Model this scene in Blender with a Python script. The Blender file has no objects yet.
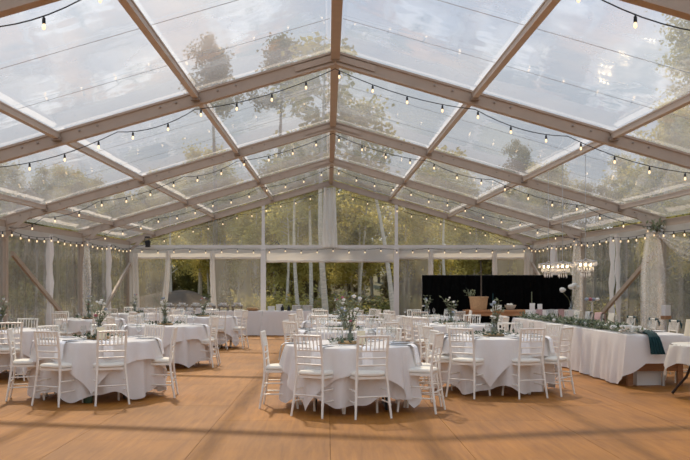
import bpy, bmesh, math, random
from mathutils import Vector, Matrix, noise
R = math.radians
PI = math.pi
C = bpy.context.scene.collection
scene = bpy.context.scene

# ------------------------------------------------------------------ camera
cam_d = bpy.data.cameras.new('camera'); cam = bpy.data.objects.new('camera', cam_d); C.objects.link(cam)
EYE = 1.42
cam.location = (0, 0, EYE); cam.rotation_euler = (R(90), 0, 0)
cam_d.sensor_width = 36; cam_d.lens = 870 * 36 / 690.0
cam_d.shift_x = 17 / 690.0; cam_d.shift_y = 60 / 690.0
cam_d.clip_end = 400
cam_d.dof.use_dof = True; cam_d.dof.focus_distance = 11.0; cam_d.dof.aperture_fstop = 3.5
scene.camera = cam
# ------------------------------------------------------------------ world
w = bpy.data.worlds.new('world'); scene.world = w; w.use_nodes = True
nt = w.node_tree; nt.nodes.clear()
def N(nt, t, **k):
    n = nt.nodes.new(t)
    for a, b in k.items():
        if a == 'inp':
            for i, v in b.items(): n.inputs[i].default_value = v
        else: setattr(n, a, b)
    return n
tc = N(nt, 'ShaderNodeTexCoord')
sep = N(nt, 'ShaderNodeSeparateXYZ'); nt.links.new(tc.outputs['Generated'], sep.inputs[0])
grad = N(nt, 'ShaderNodeValToRGB'); nt.links.new(sep.outputs['Z'], grad.inputs[0])
e = grad.color_ramp.elements
e[0].position = 0.0; e[0].color = (0.80, 0.80, 0.78, 1)
e[1].position = 0.9; e[1].color = (0.36, 0.52, 0.80, 1)
x_ = grad.color_ramp.elements.new(0.32); x_.color = (0.50, 0.63, 0.82, 1)
mp = N(nt, 'ShaderNodeMapping', inp={'Scale': (1.6, 1.6, 4.0)}); nt.links.new(tc.outputs['Generated'], mp.inputs[0])
nz = N(nt, 'ShaderNodeTexNoise', inp={'Scale': 2.1, 'Detail': 6.0, 'Roughness': 0.55}); nt.links.new(mp.outputs[0], nz.inputs['Vector'])
cr = N(nt, 'ShaderNodeValToRGB'); cr.color_ramp.elements[0].position = 0.45; cr.color_ramp.elements[1].position = 0.76
nt.links.new(nz.outputs[0], cr.inputs[0])
mix = N(nt, 'ShaderNodeMix', data_type='RGBA'); mix.inputs[7].default_value = (0.97, 0.97, 0.97, 1)
nt.links.new(cr.outputs[0], mix.inputs[0]); nt.links.new(grad.outputs[0], mix.inputs[6])
bg = N(nt, 'ShaderNodeBackground'); bg.inputs[1].default_value = 1.05
nt.links.new(mix.outputs[2], bg.inputs[0])
ow = N(nt, 'ShaderNodeOutputWorld'); nt.links.new(bg.outputs[0], ow.inputs[0])
# ------------------------------------------------------------------ sun (ahead of the camera, high, a little to the left)
sd = bpy.data.lights.new('sun', 'SUN'); sd.energy = 4.0; sd.color = (1.0, 0.83, 0.60); sd.angle = R(2.4)
so = bpy.data.objects.new('sun', sd); C.objects.link(so)
sun_dir = Vector((-0.22, 1.0, 1.20)).normalized()
so.rotation_euler = sun_dir.to_track_quat('Z', 'Y').to_euler(); so.location = (-10, 40, 50)
# ------------------------------------------------------------------ view
vs = scene.view_settings
scene.display_settings.display_device = 'sRGB'
vs.view_transform = 'Standard'; vs.look = 'None'; vs.gamma = 1.0; vs.use_curve_mapping = False
vs.exposure = 0.14
scene.cycles.transparent_max_bounces = 24
scene.cycles.max_bounces = 10
scene.cycles.sample_clamp_indirect = 6

# ------------------------------------------------------------------ materials
MATS = {}
def pmat(name, col, rough=0.6, metal=0.0, nscale=0, namt=0.0, bump=0.0, bscale=40, vec=(1, 1, 1), trans=0.0, spec=0.4, emit=0, ecol=None, rnd=0.0, alpha=1.0):
    m = bpy.data.materials.new(name); m.use_nodes = True; t = m.node_tree
    b = t.nodes['Principled BSDF']
    b.inputs['Roughness'].default_value = rough; b.inputs['Metallic'].default_value = metal
    b.inputs['Specular IOR Level'].default_value = spec
    b.inputs['Transmission Weight'].default_value = 0
    c = (*col, 1)
    b.inputs['Base Color'].default_value = c
    tcn = N(t, 'ShaderNodeTexCoord'); mpn = N(t, 'ShaderNodeMapping', inp={'Scale': vec}); t.links.new(tcn.outputs['Object'], mpn.inputs[0])
    src = None
    if namt:
        nn = N(t, 'ShaderNodeTexNoise', inp={'Scale': nscale, 'Detail': 4.0}); t.links.new(mpn.outputs[0], nn.inputs['Vector'])
        mx = N(t, 'ShaderNodeMix', data_type='RGBA')
        mx.inputs[6].default_value = tuple(max(0, v * (1 - namt)) for v in col) + (1,)
        mx.inputs[7].default_value = tuple(min(1, v * (1 + namt)) for v in col) + (1,)
        t.links.new(nn.outputs[0], mx.inputs[0]); src = mx.outputs[2]
    if rnd:
        oi = N(t, 'ShaderNodeObjectInfo'); hs = N(t, 'ShaderNodeHueSaturation'); hs.inputs['Color'].default_value = c
        mr = N(t, 'ShaderNodeMapRange', inp={3: 1 - rnd, 4: 1 + rnd}); t.links.new(oi.outputs['Random'], mr.inputs[0]); t.links.new(mr.outputs[0], hs.inputs['Value'])
        if src: t.links.new(src, hs.inputs['Color'])
        src = hs.outputs[0]
    if src: t.links.new(src, b.inputs['Base Color'])
    if bump:
        bn = N(t, 'ShaderNodeTexNoise', inp={'Scale': bscale, 'Detail': 3.0}); t.links.new(mpn.outputs[0], bn.inputs['Vector'])
        bp = N(t, 'ShaderNodeBump', inp={'Strength': bump, 'Distance': 0.02}); t.links.new(bn.outputs[0], bp.inputs['Height']); t.links.new(bp.outputs[0], b.inputs['Normal'])
    if emit:
        b.inputs['Emission Color'].default_value = (*(ecol or col), 1); b.inputs['Emission Strength'].default_value = emit
    if trans:
        tr = N(t, 'ShaderNodeBsdfTranslucent'); tr.inputs[0].default_value = c
        if src: t.links.new(src, tr.inputs[0])
        ms = N(t, 'ShaderNodeMixShader', inp={0: trans}); t.links.new(b.outputs[0], ms.inputs[1]); t.links.new(tr.outputs[0], ms.inputs[2])
        t.links.new(ms.outputs[0], t.nodes['Material Output'].inputs[0])
    MATS[name] = m
    return m
def vinyl(name, tint, haze_lo, haze_hi, hcol, nscale, bump, vec=(1, 1, 1), gloss=1.0, trl=0.6, rough=0.06):
    m = bpy.data.materials.new(name); m.use_nodes = True; t = m.node_tree; t.nodes.clear()
    out = N(t, 'ShaderNodeOutputMaterial')
    tcn = N(t, 'ShaderNodeNewGeometry'); mpn = N(t, 'ShaderNodeMapping', inp={'Scale': vec}); t.links.new(tcn.outputs['Position'], mpn.inputs[0])
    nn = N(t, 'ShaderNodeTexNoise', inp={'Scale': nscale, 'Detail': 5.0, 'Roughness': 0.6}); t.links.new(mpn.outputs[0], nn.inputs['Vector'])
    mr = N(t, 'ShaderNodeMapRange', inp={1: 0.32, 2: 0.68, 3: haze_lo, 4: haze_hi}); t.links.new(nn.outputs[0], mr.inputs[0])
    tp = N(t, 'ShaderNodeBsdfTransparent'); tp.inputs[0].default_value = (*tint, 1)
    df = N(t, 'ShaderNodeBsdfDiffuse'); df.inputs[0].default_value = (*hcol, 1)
    tl = N(t, 'ShaderNodeBsdfTranslucent'); tl.inputs[0].default_value = (*hcol, 1)
    h = N(t, 'ShaderNodeMixShader', inp={0: trl}); t.links.new(df.outputs[0], h.inputs[1]); t.links.new(tl.outputs[0], h.inputs[2])
    m1 = N(t, 'ShaderNodeMixShader'); t.links.new(mr.outputs[0], m1.inputs[0]); t.links.new(tp.outputs[0], m1.inputs[1]); t.links.new(h.outputs[0], m1.inputs[2])
    lw = N(t, 'ShaderNodeLayerWeight', inp={0: 0.5})
    pw = N(t, 'ShaderNodeMath', operation='POWER', inp={1: 3.0}); t.links.new(lw.outputs['Facing'], pw.inputs[0])
    ml = N(t, 'ShaderNodeMath', operation='MULTIPLY_ADD', inp={1: 0.85 * gloss, 2: 0.045 * gloss}); t.links.new(pw.outputs[0], ml.inputs[0])
    n2 = N(t, 'ShaderNodeTexNoise', inp={'Scale': 1.3, 'Detail': 2.0}); t.links.new(mpn.outputs[0], n2.inputs['Vector'])
    bp = N(t, 'ShaderNodeBump', inp={'Strength': bump, 'Distance': 0.1}); t.links.new(n2.outputs[0], bp.inputs['Height'])
    gl = N(t, 'ShaderNodeBsdfGlossy', inp={'Roughness': rough}); t.links.new(bp.outputs[0], gl.inputs['Normal'])
    m2 = N(t, 'ShaderNodeMixShader'); t.links.new(ml.outputs[0], m2.inputs[0]); t.links.new(m1.outputs[0], m2.inputs[1]); t.links.new(gl.outputs[0], m2.inputs[2])
    t.links.new(m2.outputs[0], out.inputs[0])
    MATS[name] = m
    return m
def sheer(name, col, opac, trl=0.5):
    m = bpy.data.materials.new(name); m.use_nodes = True; t = m.node_tree; t.nodes.clear()
    out = N(t, 'ShaderNodeOutputMaterial'); tp = N(t, 'ShaderNodeBsdfTransparent')
    df = N(t, 'ShaderNodeBsdfDiffuse'); df.inputs[0].default_value = (*col, 1)
    tl = N(t, 'ShaderNodeBsdfTranslucent'); tl.inputs[0].default_value = (*col, 1)
    h = N(t, 'ShaderNodeMixShader', inp={0: trl}); t.links.new(df.outputs[0], h.inputs[1]); t.links.new(tl.outputs[0], h.inputs[2])
    tcn = N(t, 'ShaderNodeTexCoord'); nn = N(t, 'ShaderNodeTexNoise', inp={'Scale': 9.0}); t.links.new(tcn.outputs['Object'], nn.inputs['Vector'])
    mr = N(t, 'ShaderNodeMapRange', inp={3: opac - 0.02, 4: opac + 0.02}); t.links.new(nn.outputs[0], mr.inputs[0])
    m1 = N(t, 'ShaderNodeMixShader'); t.links.new(mr.outputs[0], m1.inputs[0]); t.links.new(tp.outputs[0], m1.inputs[1]); t.links.new(h.outputs[0], m1.inputs[2])
    t.links.new(m1.outputs[0], out.inputs[0]); MATS[name] = m
    return m
pmat('alu_light', (0.60, 0.52, 0.45), 0.45, 0.2, nscale=6, namt=0.1)
pmat('alu', (0.47, 0.38, 0.305), 0.5, 0.15, nscale=6, namt=0.12)
pmat('alu_dark', (0.33, 0.28, 0.24), 0.5, 0.3, nscale=8, namt=0.2)
pmat('brace_wood', (0.40, 0.32, 0.25), 0.6, 0.2, nscale=8, namt=0.15)
pmat('white_paint', (0.72, 0.70, 0.67), 0.5, nscale=5, namt=0.05)
pmat('chair_wood', (0.86, 0.81, 0.73), 0.38, nscale=20, namt=0.05)
pmat('cushion', (0.84, 0.80, 0.71), 0.75, nscale=30, namt=0.04, bump=0.1, bscale=60)
pmat('linen', (0.90, 0.865, 0.835), 0.85, nscale=40, namt=0.03, bump=0.12, bscale=180, trans=0.22)
pmat('linen_cream', (0.84, 0.80, 0.72), 0.85, nscale=40, namt=0.03, bump=0.12, bscale=180, trans=0.22)
pmat('napkin', (0.88, 0.88, 0.90), 0.8, nscale=30, namt=0.03)
pmat('black', (0.012, 0.012, 0.013), 0.5)
pmat('black_cloth', (0.004, 0.004, 0.004), 0.95, nscale=12, namt=0.4, spec=0.03)
pmat('bulb', (1.0, 0.82, 0.55), 0.3, emit=1.3, ecol=(1.0, 0.70, 0.40))
pmat('warm_bulb', (1.0, 0.85, 0.6), 0.3, emit=14.0, ecol=(1.0, 0.75, 0.42))
pmat('crystal', (0.85, 0.80, 0.75), 0.08, spec=0.9, nscale=30, namt=0.2)
pmat('table_wood', (0.30, 0.14, 0.06), 0.5, nscale=6, namt=0.35, vec=(1, 8, 8))
pmat('bar_wood', (0.45, 0.22, 0.10), 0.5, nscale=5, namt=0.3, vec=(1, 8, 8))
pmat('dark_iron', (0.05, 0.035, 0.03), 0.5, 0.5)
pmat('wicker', (0.52, 0.33, 0.18), 0.75, nscale=30, namt=0.35, bump=0.5, bscale=50)
pmat('grey_wicker', (0.50, 0.47, 0.42), 0.75, nscale=30, namt=0.25, bump=0.4, bscale=60)
pmat('leaf_sage', (0.21, 0.24, 0.15), 0.6, nscale=8, namt=0.3, trans=0.25)
pmat('leaf_dark', (0.055, 0.085, 0.045), 0.55, nscale=8, namt=0.3, trans=0.2)
pmat('stem', (0.12, 0.12, 0.06), 0.7, nscale=8, namt=0.2)
pmat('bloom_white', (0.85, 0.83, 0.78), 0.7, nscale=12, namt=0.06, trans=0.2)
pmat('bloom_pink', (0.48, 0.16, 0.20), 0.7, nscale=12, namt=0.15, trans=0.2)
pmat('bloom_blue', (0.30, 0.34, 0.42), 0.7, nscale=12, namt=0.15)
pmat('teal', (0.007, 0.042, 0.048), 0.85, nscale=10, namt=0.25, bump=0.2, bscale=120)
pmat('card', (0.80, 0.72, 0.52), 0.7, nscale=10, namt=0.04)
pmat('card_white', (0.80, 0.79, 0.77), 0.7, nscale=10, namt=0.04)
pmat('pottery', (0.80, 0.79, 0.77), 0.35, nscale=6, namt=0.04)
pmat('tray', (0.20, 0.15, 0.11), 0.55, nscale=6, namt=0.25)
pmat('bread', (0.55, 0.36, 0.18), 0.8, nscale=14, namt=0.3)
pmat('box_white', (0.72, 0.70, 0.68), 0.7, nscale=4, namt=0.04)
pmat('pink_cloth', (0.58, 0.38, 0.37), 0.85, nscale=10, namt=0.08)
pmat('grey_cloth', (0.52, 0.52, 0.52), 0.85, nscale=10, namt=0.08)
pmat('shade', (0.88, 0.82, 0.68), 0.8, nscale=8, namt=0.03, trans=0.4)
pmat('brass_wood', (0.33, 0.17, 0.08), 0.5, nscale=6, namt=0.2)
pmat('steel', (0.5, 0.5, 0.5), 0.35, 0.9, nscale=8, namt=0.1)
pmat('bark_birch', (0.66, 0.60, 0.50), 0.85, nscale=5, namt=0.45, vec=(1, 1, 5))
pmat('bark_dark', (0.10, 0.08, 0.06), 0.9, nscale=6, namt=0.4, vec=(4, 4, 1))
pmat('foliage_yellow', (0.56, 0.49, 0.16), 0.6, nscale=1.5, namt=0.45, trans=0.5, rnd=0.25)
pmat('foliage_green', (0.23, 0.23, 0.08), 0.6, nscale=1.5, namt=0.45, trans=0.5, rnd=0.3)
pmat('foliage_brown', (0.30, 0.24, 0.11), 0.6, nscale=1.5, namt=0.45, trans=0.4, rnd=0.3)
pmat('undergrowth', (0.26, 0.24, 0.09), 0.7, nscale=1.0, namt=0.5, trans=0.4)
pmat('earth', (0.12, 0.11, 0.055), 0.95, nscale=0.6, namt=0.5, bump=0.6, bscale=3)
pmat('dirt', (0.115, 0.085, 0.058), 0.95, nscale=1.5, namt=0.4, bump=0.6, bscale=5)
pmat('joist', (0.10, 0.06, 0.035), 0.9, nscale=2, namt=0.2)
vinyl('roof_vinyl', (0.93, 0.95, 0.97), 0.22, 0.46, (0.84, 0.87, 0.90), 0.55, 0.12, trl=0.72)
vinyl('gable_vinyl', (0.95, 0.95, 0.93), 0.12, 0.26, (0.75, 0.74, 0.66), 0.8, 0.08, gloss=0.5)
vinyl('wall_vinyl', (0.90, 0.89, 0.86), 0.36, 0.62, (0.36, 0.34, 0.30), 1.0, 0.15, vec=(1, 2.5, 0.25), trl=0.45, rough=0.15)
vinyl('seam_vinyl', (0.82, 0.85, 0.88), 0.35, 0.45, (0.62, 0.64, 0.67), 0.8, 0.0)
sheer('sheer_white', (0.92, 0.90, 0.87), 0.27)
sheer('drape_white', (0.78, 0.75, 0.70), 0.92, trl=0.35)
sheer('valance', (0.72, 0.69, 0.65), 0.90, trl=0.4)
# clear glassware
def glassmat():
    m = bpy.data.materials.new('glass'); m.use_nodes = True; t = m.node_tree; t.nodes.clear()
    out = N(t, 'ShaderNodeOutputMaterial'); tp = N(t, 'ShaderNodeBsdfTransparent'); tp.inputs[0].default_value = (0.93, 0.95, 0.95, 1)
    gl = N(t, 'ShaderNodeBsdfGlossy', inp={'Roughness': 0.04}); lw = N(t, 'ShaderNodeLayerWeight', inp={0: 0.5})
    pw = N(t, 'ShaderNodeMath', operation='MULTIPLY_ADD', inp={1: 0.5, 2: 0.06}); t.links.new(lw.outputs['Facing'], pw.inputs[0])
    mm = N(t, 'ShaderNodeMixShader'); t.links.new(pw.outputs[0], mm.inputs[0]); t.links.new(tp.outputs[0], mm.inputs[1]); t.links.new(gl.outputs[0], mm.inputs[2])
    t.links.new(mm.outputs[0], out.inputs[0]); MATS['glass'] = m
glassmat()
# plywood floor
def floormat():
    m = bpy.data.materials.new('plywood'); m.use_nodes = True; t = m.node_tree; b = t.nodes['Principled BSDF']
    g = N(t, 'ShaderNodeNewGeometry')
    mp1 = N(t, 'ShaderNodeMapping', inp={'Scale': (14.0, 1.1, 1.0)}); t.links.new(g.outputs['Position'], mp1.inputs[0])
    n1 = N(t, 'ShaderNodeTexNoise', inp={'Scale': 1.0, 'Detail': 6.0, 'Roughness': 0.6, 'Distortion': 0.6}); t.links.new(mp1.outputs[0], n1.inputs['Vector'])
    n2 = N(t, 'ShaderNodeTexNoise', inp={'Scale': 0.7, 'Detail': 5.0}); t.links.new(g.outputs['Position'], n2.inputs['Vector'])
    n3 = N(t, 'ShaderNodeTexVoronoi', inp={'Scale': 1.6}); t.links.new(g.outputs['Position'], n3.inputs['Vector'])
    r1 = N(t, 'ShaderNodeValToRGB'); r1.color_ramp.elements[0].color = (0.25, 0.092, 0.009, 1); r1.color_ramp.elements[1].color = (0.385, 0.158, 0.020, 1)
    r1.color_ramp.elements[0].position = 0.3; r1.color_ramp.elements[1].position = 0.7
    t.links.new(n1.outputs[0], r1.inputs[0])
    mx = N(t, 'ShaderNodeMix', data_type='RGBA', blend_type='MULTIPLY'); mx.inputs[0].default_value = 1
    r2 = N(t, 'ShaderNodeValToRGB'); r2.color_ramp.elements[0].color = (0.80, 0.78, 0.76, 1); r2.color_ramp.elements[1].color = (1.1, 1.08, 1.05, 1)
    r2.color_ramp.elements[0].position = 0.3; r2.color_ramp.elements[1].position = 0.65
    t.links.new(n2.outputs[0], r2.inputs[0]); t.links.new(r1.outputs[0], mx.inputs[6]); t.links.new(r2.outputs[0], mx.inputs[7])
    mk = N(t, 'ShaderNodeMix', data_type='RGBA'); r3 = N(t, 'ShaderNodeMapRange', inp={1: 0.012, 2: 0.03, 3: 0.7, 4: 0.0}); t.links.new(n3.outputs['Distance'], r3.inputs[0])
    t.links.new(r3.outputs[0], mk.inputs[0]); t.links.new(mx.outputs[2], mk.inputs[6]); mk.inputs[7].default_value = (0.14, 0.07, 0.035, 1)
    oi = N(t, 'ShaderNodeObjectInfo'); hs = N(t, 'ShaderNodeHueSaturation'); mr = N(t, 'ShaderNodeMapRange', inp={3: 0.93, 4: 1.07})
    t.links.new(oi.outputs['Random'], mr.inputs[0]); t.links.new(mr.outputs[0], hs.inputs['Value']); t.links.new(mk.outputs[2], hs.inputs['Color'])
    t.links.new(hs.outputs[0], b.inputs['Base Color'])
    b.inputs['Roughness'].default_value = 0.55; b.inputs['Specular IOR Level'].default_value = 0.3
    MATS['plywood'] = m
floormat()

# ------------------------------------------------------------------ mesh helpers
class MB:
    def __init__(s): s.v = []; s.f = []
    def add(s, vs, fs):
        o = len(s.v); s.v += [tuple(p) for p in vs]; s.f += [tuple(i + o for i in f) for f in fs]; return s
    def box(s, a, b, M=None):
        (x0, y0, z0), (x1, y1, z1) = a, b
        P = [Vector(p) for p in ((x0, y0, z0), (x1, y0, z0), (x1, y1, z0), (x0, y1, z0), (x0, y0, z1), (x1, y0, z1), (x1, y1, z1), (x0, y1, z1))]
        if M: P = [M @ p for p in P]
        return s.add(P, [(0, 3, 2, 1), (4, 5, 6, 7), (0, 1, 5, 4), (1, 2, 6, 5), (2, 3, 7, 6), (3, 0, 4, 7)])
    def tube(s, pts, r, n=8, cap=True, flat=1.0):
        pts = [Vector(p) for p in pts]; k = len(pts)
        rs = r if isinstance(r, (list, tuple)) else [r] * k
        vs = []; up = None
        for i, p in enumerate(pts):
            d = (pts[min(i + 1, k - 1)] - pts[max(i - 1, 0)])
            d = d.normalized() if d.length > 1e-9 else Vector((0, 0, 1))
            if up is None: up = Vector((0, 0, 1)) if abs(d.z) < 0.9 else Vector((0, 1, 0))
            a = d.cross(up).normalized(); b = a.cross(d).normalized(); up = b
            for j in range(n):
                t = 2 * PI * j / n
                vs.append(p + a * math.cos(t) * rs[i] + b * math.sin(t) * rs[i] * flat)
        fs = []
        for i in range(k - 1):
            for j in range(n):
                q = (j + 1) % n; fs.append((i * n + j, i * n + q, (i + 1) * n + q, (i + 1) * n + j))
        if cap: fs.append(tuple(range(n - 1, -1, -1))); fs.append(tuple((k - 1) * n + j for j in range(n)))
        return s.add(vs, fs)
    def lathe(s, prof, n=12, c=(0, 0, 0), cap=True):
        vs = []; k = len(prof)
        for r, z in prof:
            for j in range(n):
                t = 2 * PI * j / n; vs.append((c[0] + r * math.cos(t), c[1] + r * math.sin(t), c[2] + z))
        fs = []
        for i in range(k - 1):
            for j in range(n):
                q = (j + 1) % n; fs.append((i * n + j, i * n + q, (i + 1) * n + q, (i + 1) * n + j))
        if cap: fs.append(tuple(range(n - 1, -1, -1))); fs.append(tuple((k - 1) * n + j for j in range(n)))
        return s.add(vs, fs)
    def grid(s, fn, nu, nv, close=False):
        vs = [fn(i / nu, j / nv) for j in range(nv + 1) for i in range(nu + (0 if close else 1))]
        w_ = nu + (0 if close else 1); fs = []
        for j in range(nv):
            for i in range(nu):
                i2 = (i + 1) % w_; fs.append((j * w_ + i, j * w_ + i2, (j + 1) * w_ + i2, (j + 1) * w_ + i))
        return s.add(vs, fs)
    def leaf(s, p, d, up, l, wd):
        d = d.normalized(); a = d.cross(up)
        if a.length < 1e-4: a = d.cross(Vector((1, 0, 0)))
        a = a.normalized() * wd * 0.5
        return s.add([p, p + d * l * 0.45 + a, p + d * l, p + d * l * 0.45 - a], [(0, 1, 2, 3)])
    def blob(s, c, r, rng, sq=0.8, n=8):
        prof = [(0.25, -0.95), (0.75, -0.6), (1.0, 0), (0.85, 0.5), (0.45, 0.9), (0.1, 0.8)]
        o = len(s.v); s.lathe([(a * r, b * r * sq) for a, b in prof], n, c)
        for i in range(o, len(s.v)):
            x, y, z = s.v[i]; k = rng.uniform(0.82, 1.18)
            s.v[i] = (c[0] + (x - c[0]) * k, c[1] + (y - c[1]) * k, z + rng.uniform(-.06, .06) * r)
        return s
    def mesh(s, name, mat, smooth=True):
        me = bpy.data.meshes.new(name); me.from_pydata(s.v, [], s.f); me.update()
        me.materials.append(MATS[mat])
        if smooth:
            me.polygons.foreach_set('use_smooth', [True] * len(me.polygons))
            try: me.set_sharp_from_angle(angle=R(38))
            except Exception: pass
        return me
    def build(s, name, mat, parent=None, smooth=True):
        return link(name, s.mesh(name, mat, smooth), parent)
def link(name, me, parent=None):
    o = bpy.data.objects.new(name, me); C.objects.link(o)
    if parent: o.parent = parent
    return o
def tag(o, label=None, cat=None, group=None, kind=None):
    if label: o['label'] = label
    if cat: o['category'] = cat
    if group: o['group'] = group
    if kind: o['kind'] = kind
    return o
def thing(name, label, cat, loc=(0, 0, 0), rz=0, group=None):
    o = bpy.data.objects.new(name, None); C.objects.link(o); o.empty_display_size = 0.1
    o.location = loc; o.rotation_euler = (0, 0, rz)
    return tag(o, label, cat, group)
def struct(name, label):
    o = bpy.data.objects.new(name, None); C.objects.link(o); o.empty_display_size = 0.1
    return tag(o, label, None, None, 'structure')
KIDS = {}
def kids(o):
    if o.name not in KIDS: KIDS[o.name] = list(o.children)
    return KIDS[o.name]
def copy_tree(o, parent=None):
    c = o.copy(); C.objects.link(c); c.parent = parent
    for ch in kids(o): copy_tree(ch, c)
    return c

# ------------------------------------------------------------------ tent dimensions
CX, HALF, SLOPE, RISE = 0.1, 6.65, 0.29, 0.0172
BAY = 5.46
FRAMES = [-4.10, 1.50, 7.08, 12.12, 17.58, 23.04, 28.5]
BACK = 28.5
def tz(H, d): return EYE + H + RISE * d          # the roof line climbs a little over the level floor
EAVE_H = 2.92 - SLOPE * HALF                      # underside of the rafters at the eaves
PURL = (1.93, 3.85, 5.80)

# ------------------------------------------------------------------ ground and plywood floor
def hill(y): return 6.0 * min(1, max(0, (y - 46) / 45)) ** 1.3
g = MB().grid(lambda u, v: (-90 + 180 * u, -40 + 170 * v, -0.12 + hill(-40 + 170 * v) + (0.0 if abs(-90 + 180 * u) < 8 and -40 + 170 * v < 31 else 0.35 * noise.noise(Vector(((u * 30), v * 30, 0)))) - 0.0), 90, 85).build('ground', 'earth')
tag(g, 'dark forest floor of earth and low grass around the tent', None, None, 'structure')
floor = struct('floor', 'orange-brown plywood dance floor laid in sheets')
MB().box((-6.9, -5, -0.10), (7.1, 28.9, -0.025)).build('joist_base', 'joist', floor)
SH_W, SH_L = 1.22, 2.44
def sheet_mesh(wd, ln):
    return MB().box((0.002, 0.002, -0.022), (wd - 0.002, ln - 0.002, 0.0)).mesh('plywood_sheet', 'plywood', False)
sm_full = sheet_mesh(SH_W, SH_L)
for i in range(-6, 6):
    x = 0.02 + i * SH_W
    if x < -6.9 - 0.6 or x > 7.0 - 0.3: continue
    y = 8.24 - SH_L * 6 + (SH_L / 2 if i % 2 else 0)
    while y < 28.4:
        if y > -4.9:
            o = link('plywood_sheet', sm_full, floor); o.location = (x, y, 0)
        y += SH_L

# ------------------------------------------------------------------ ceiling: rafters, purlins, clear panels
ceil = struct('ceiling', 'clear vinyl tent roof on pale aluminium rafters and purlins')
def beam(p0, p1, up, wd, ht, fl=0.0, ft=0.02, mb=None):
    """I-like extrusion from p0 to p1; p is the middle of its underside."""
    p0, p1 = Vector(p0), Vector(p1); d = (p1 - p0).normalized(); a = d.cross(Vector(up)).normalized(); u = a.cross(d).normalized()
    h, f = wd / 2, wd / 2 + fl
    prof = [(-f, 0), (f, 0), (f, ft), (h, ft), (h, ht - ft), (f, ht - ft), (f, ht), (-f, ht), (-f, ht - ft), (-h, ht - ft), (-h, ft), (-f, ft)] if fl else [(-h, 0), (h, 0), (h, ht), (-h, ht)]
    n = len(prof); vs = [p + a * x + u * z for p in (p0, p1) for x, z in prof]
    fs = [(i, (i + 1) % n, n + (i + 1) % n, n + i) for i in range(n)]
    fs += [tuple(range(n - 1, -1, -1)), tuple(range(n, 2 * n))]
    return (mb or MB()).add(vs, fs)
bolt_me = MB().lathe([(0.016, 0), (0.016, 0.012), (0.008, 0.016)], 6).mesh('bolt', 'alu_dark')
for fi, d in enumerate(FRAMES):
    for sgn in (-1, 1):
        beam((CX, d, tz(2.92, d)), (CX + sgn * HALF, d, tz(EAVE_H, d)), (0, 0, 1), 0.085, 0.185, 0.02, 0.03).build('rafter', 'alu', ceil, False)
        # splice plate at the ridge
        beam((CX + sgn * 0.02, d - 0.062, tz(2.97, d)), (CX + sgn * 0.55, d - 0.062, tz(2.97 - SLOPE * 0.53, d)), (0, 0, 1), 0.012, 0.08).build('ridge_plate', 'alu', ceil, False)
        if 0 < fi < 6:
            for k, px in enumerate(PURL):
                for q in (-0.55, -0.3, 0.28, 0.5):
                    xx = px + q
                    if xx > 6.4: continue
                    b = link('bolt', bolt_me, ceil); b.location = (CX + sgn * xx, d - 0.051, tz(2.92 - SLOPE * xx + 0.11, d)); b.rotation_euler = (R(90), 0, 0)
for fi in range(len(FRAMES) - 1):
    d0, d1 = FRAMES[fi] + 0.06, FRAMES[fi + 1] - 0.06
    beam((CX, d0, tz(2.99, d0)), (CX, d1, tz(2.99, d1)), (0, 0, 1), 0.10, 0.12, 0.012, 0.02).build('ridge_beam', 'alu', ceil, False)
    for sgn in (-1, 1):
        for px in PURL:
            h = 3.0 - SLOPE * px
            beam((CX + sgn * px, d0, tz(h, d0)), (CX + sgn * px, d1, tz(h, d1)), (0, 0, 1), 0.06, 0.09, 0.008, 0.018).build('purlin', 'alu_light', ceil, False)
            for dd, t in ((d0, 1), (d1, -1)):
                MB().box((-0.06, min(0, 0.09 * t), -0.03), (0.06, max(0, 0.09 * t), 0.02)).build('bracket', 'alu_dark', ceil, False).location = (CX + sgn * px, dd, tz(h, dd))
        def pan(u, v, d0=d0, d1=d1, sgn=sgn):
            xx = (HALF + 0.12) * u; dd = d0 - 0.06 + (d1 - d0 + 0.12) * v
            return (CX + sgn * xx, dd, tz(3.14 - SLOPE * xx, dd) + 0.012 * noise.noise(Vector((xx * 0.9, dd * 0.9, sgn * 3))) * math.sin(PI * v))
        MB().grid(pan, 18, 14).build('roof_panel', 'roof_vinyl', ceil)
        for q in ((0.36, 0.68) if fi > 0 else ()):
            dd = d0 + (d1 - d0) * q
            beam((CX + sgn * 0.08, dd, tz(3.112 - SLOPE * 0.08, dd)), (CX + sgn * HALF, dd, tz(3.112 - SLOPE * HALF, dd)), (0, 0, 1), 0.014, 0.004).build('weld_seam', 'seam_vinyl', ceil, False)

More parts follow.
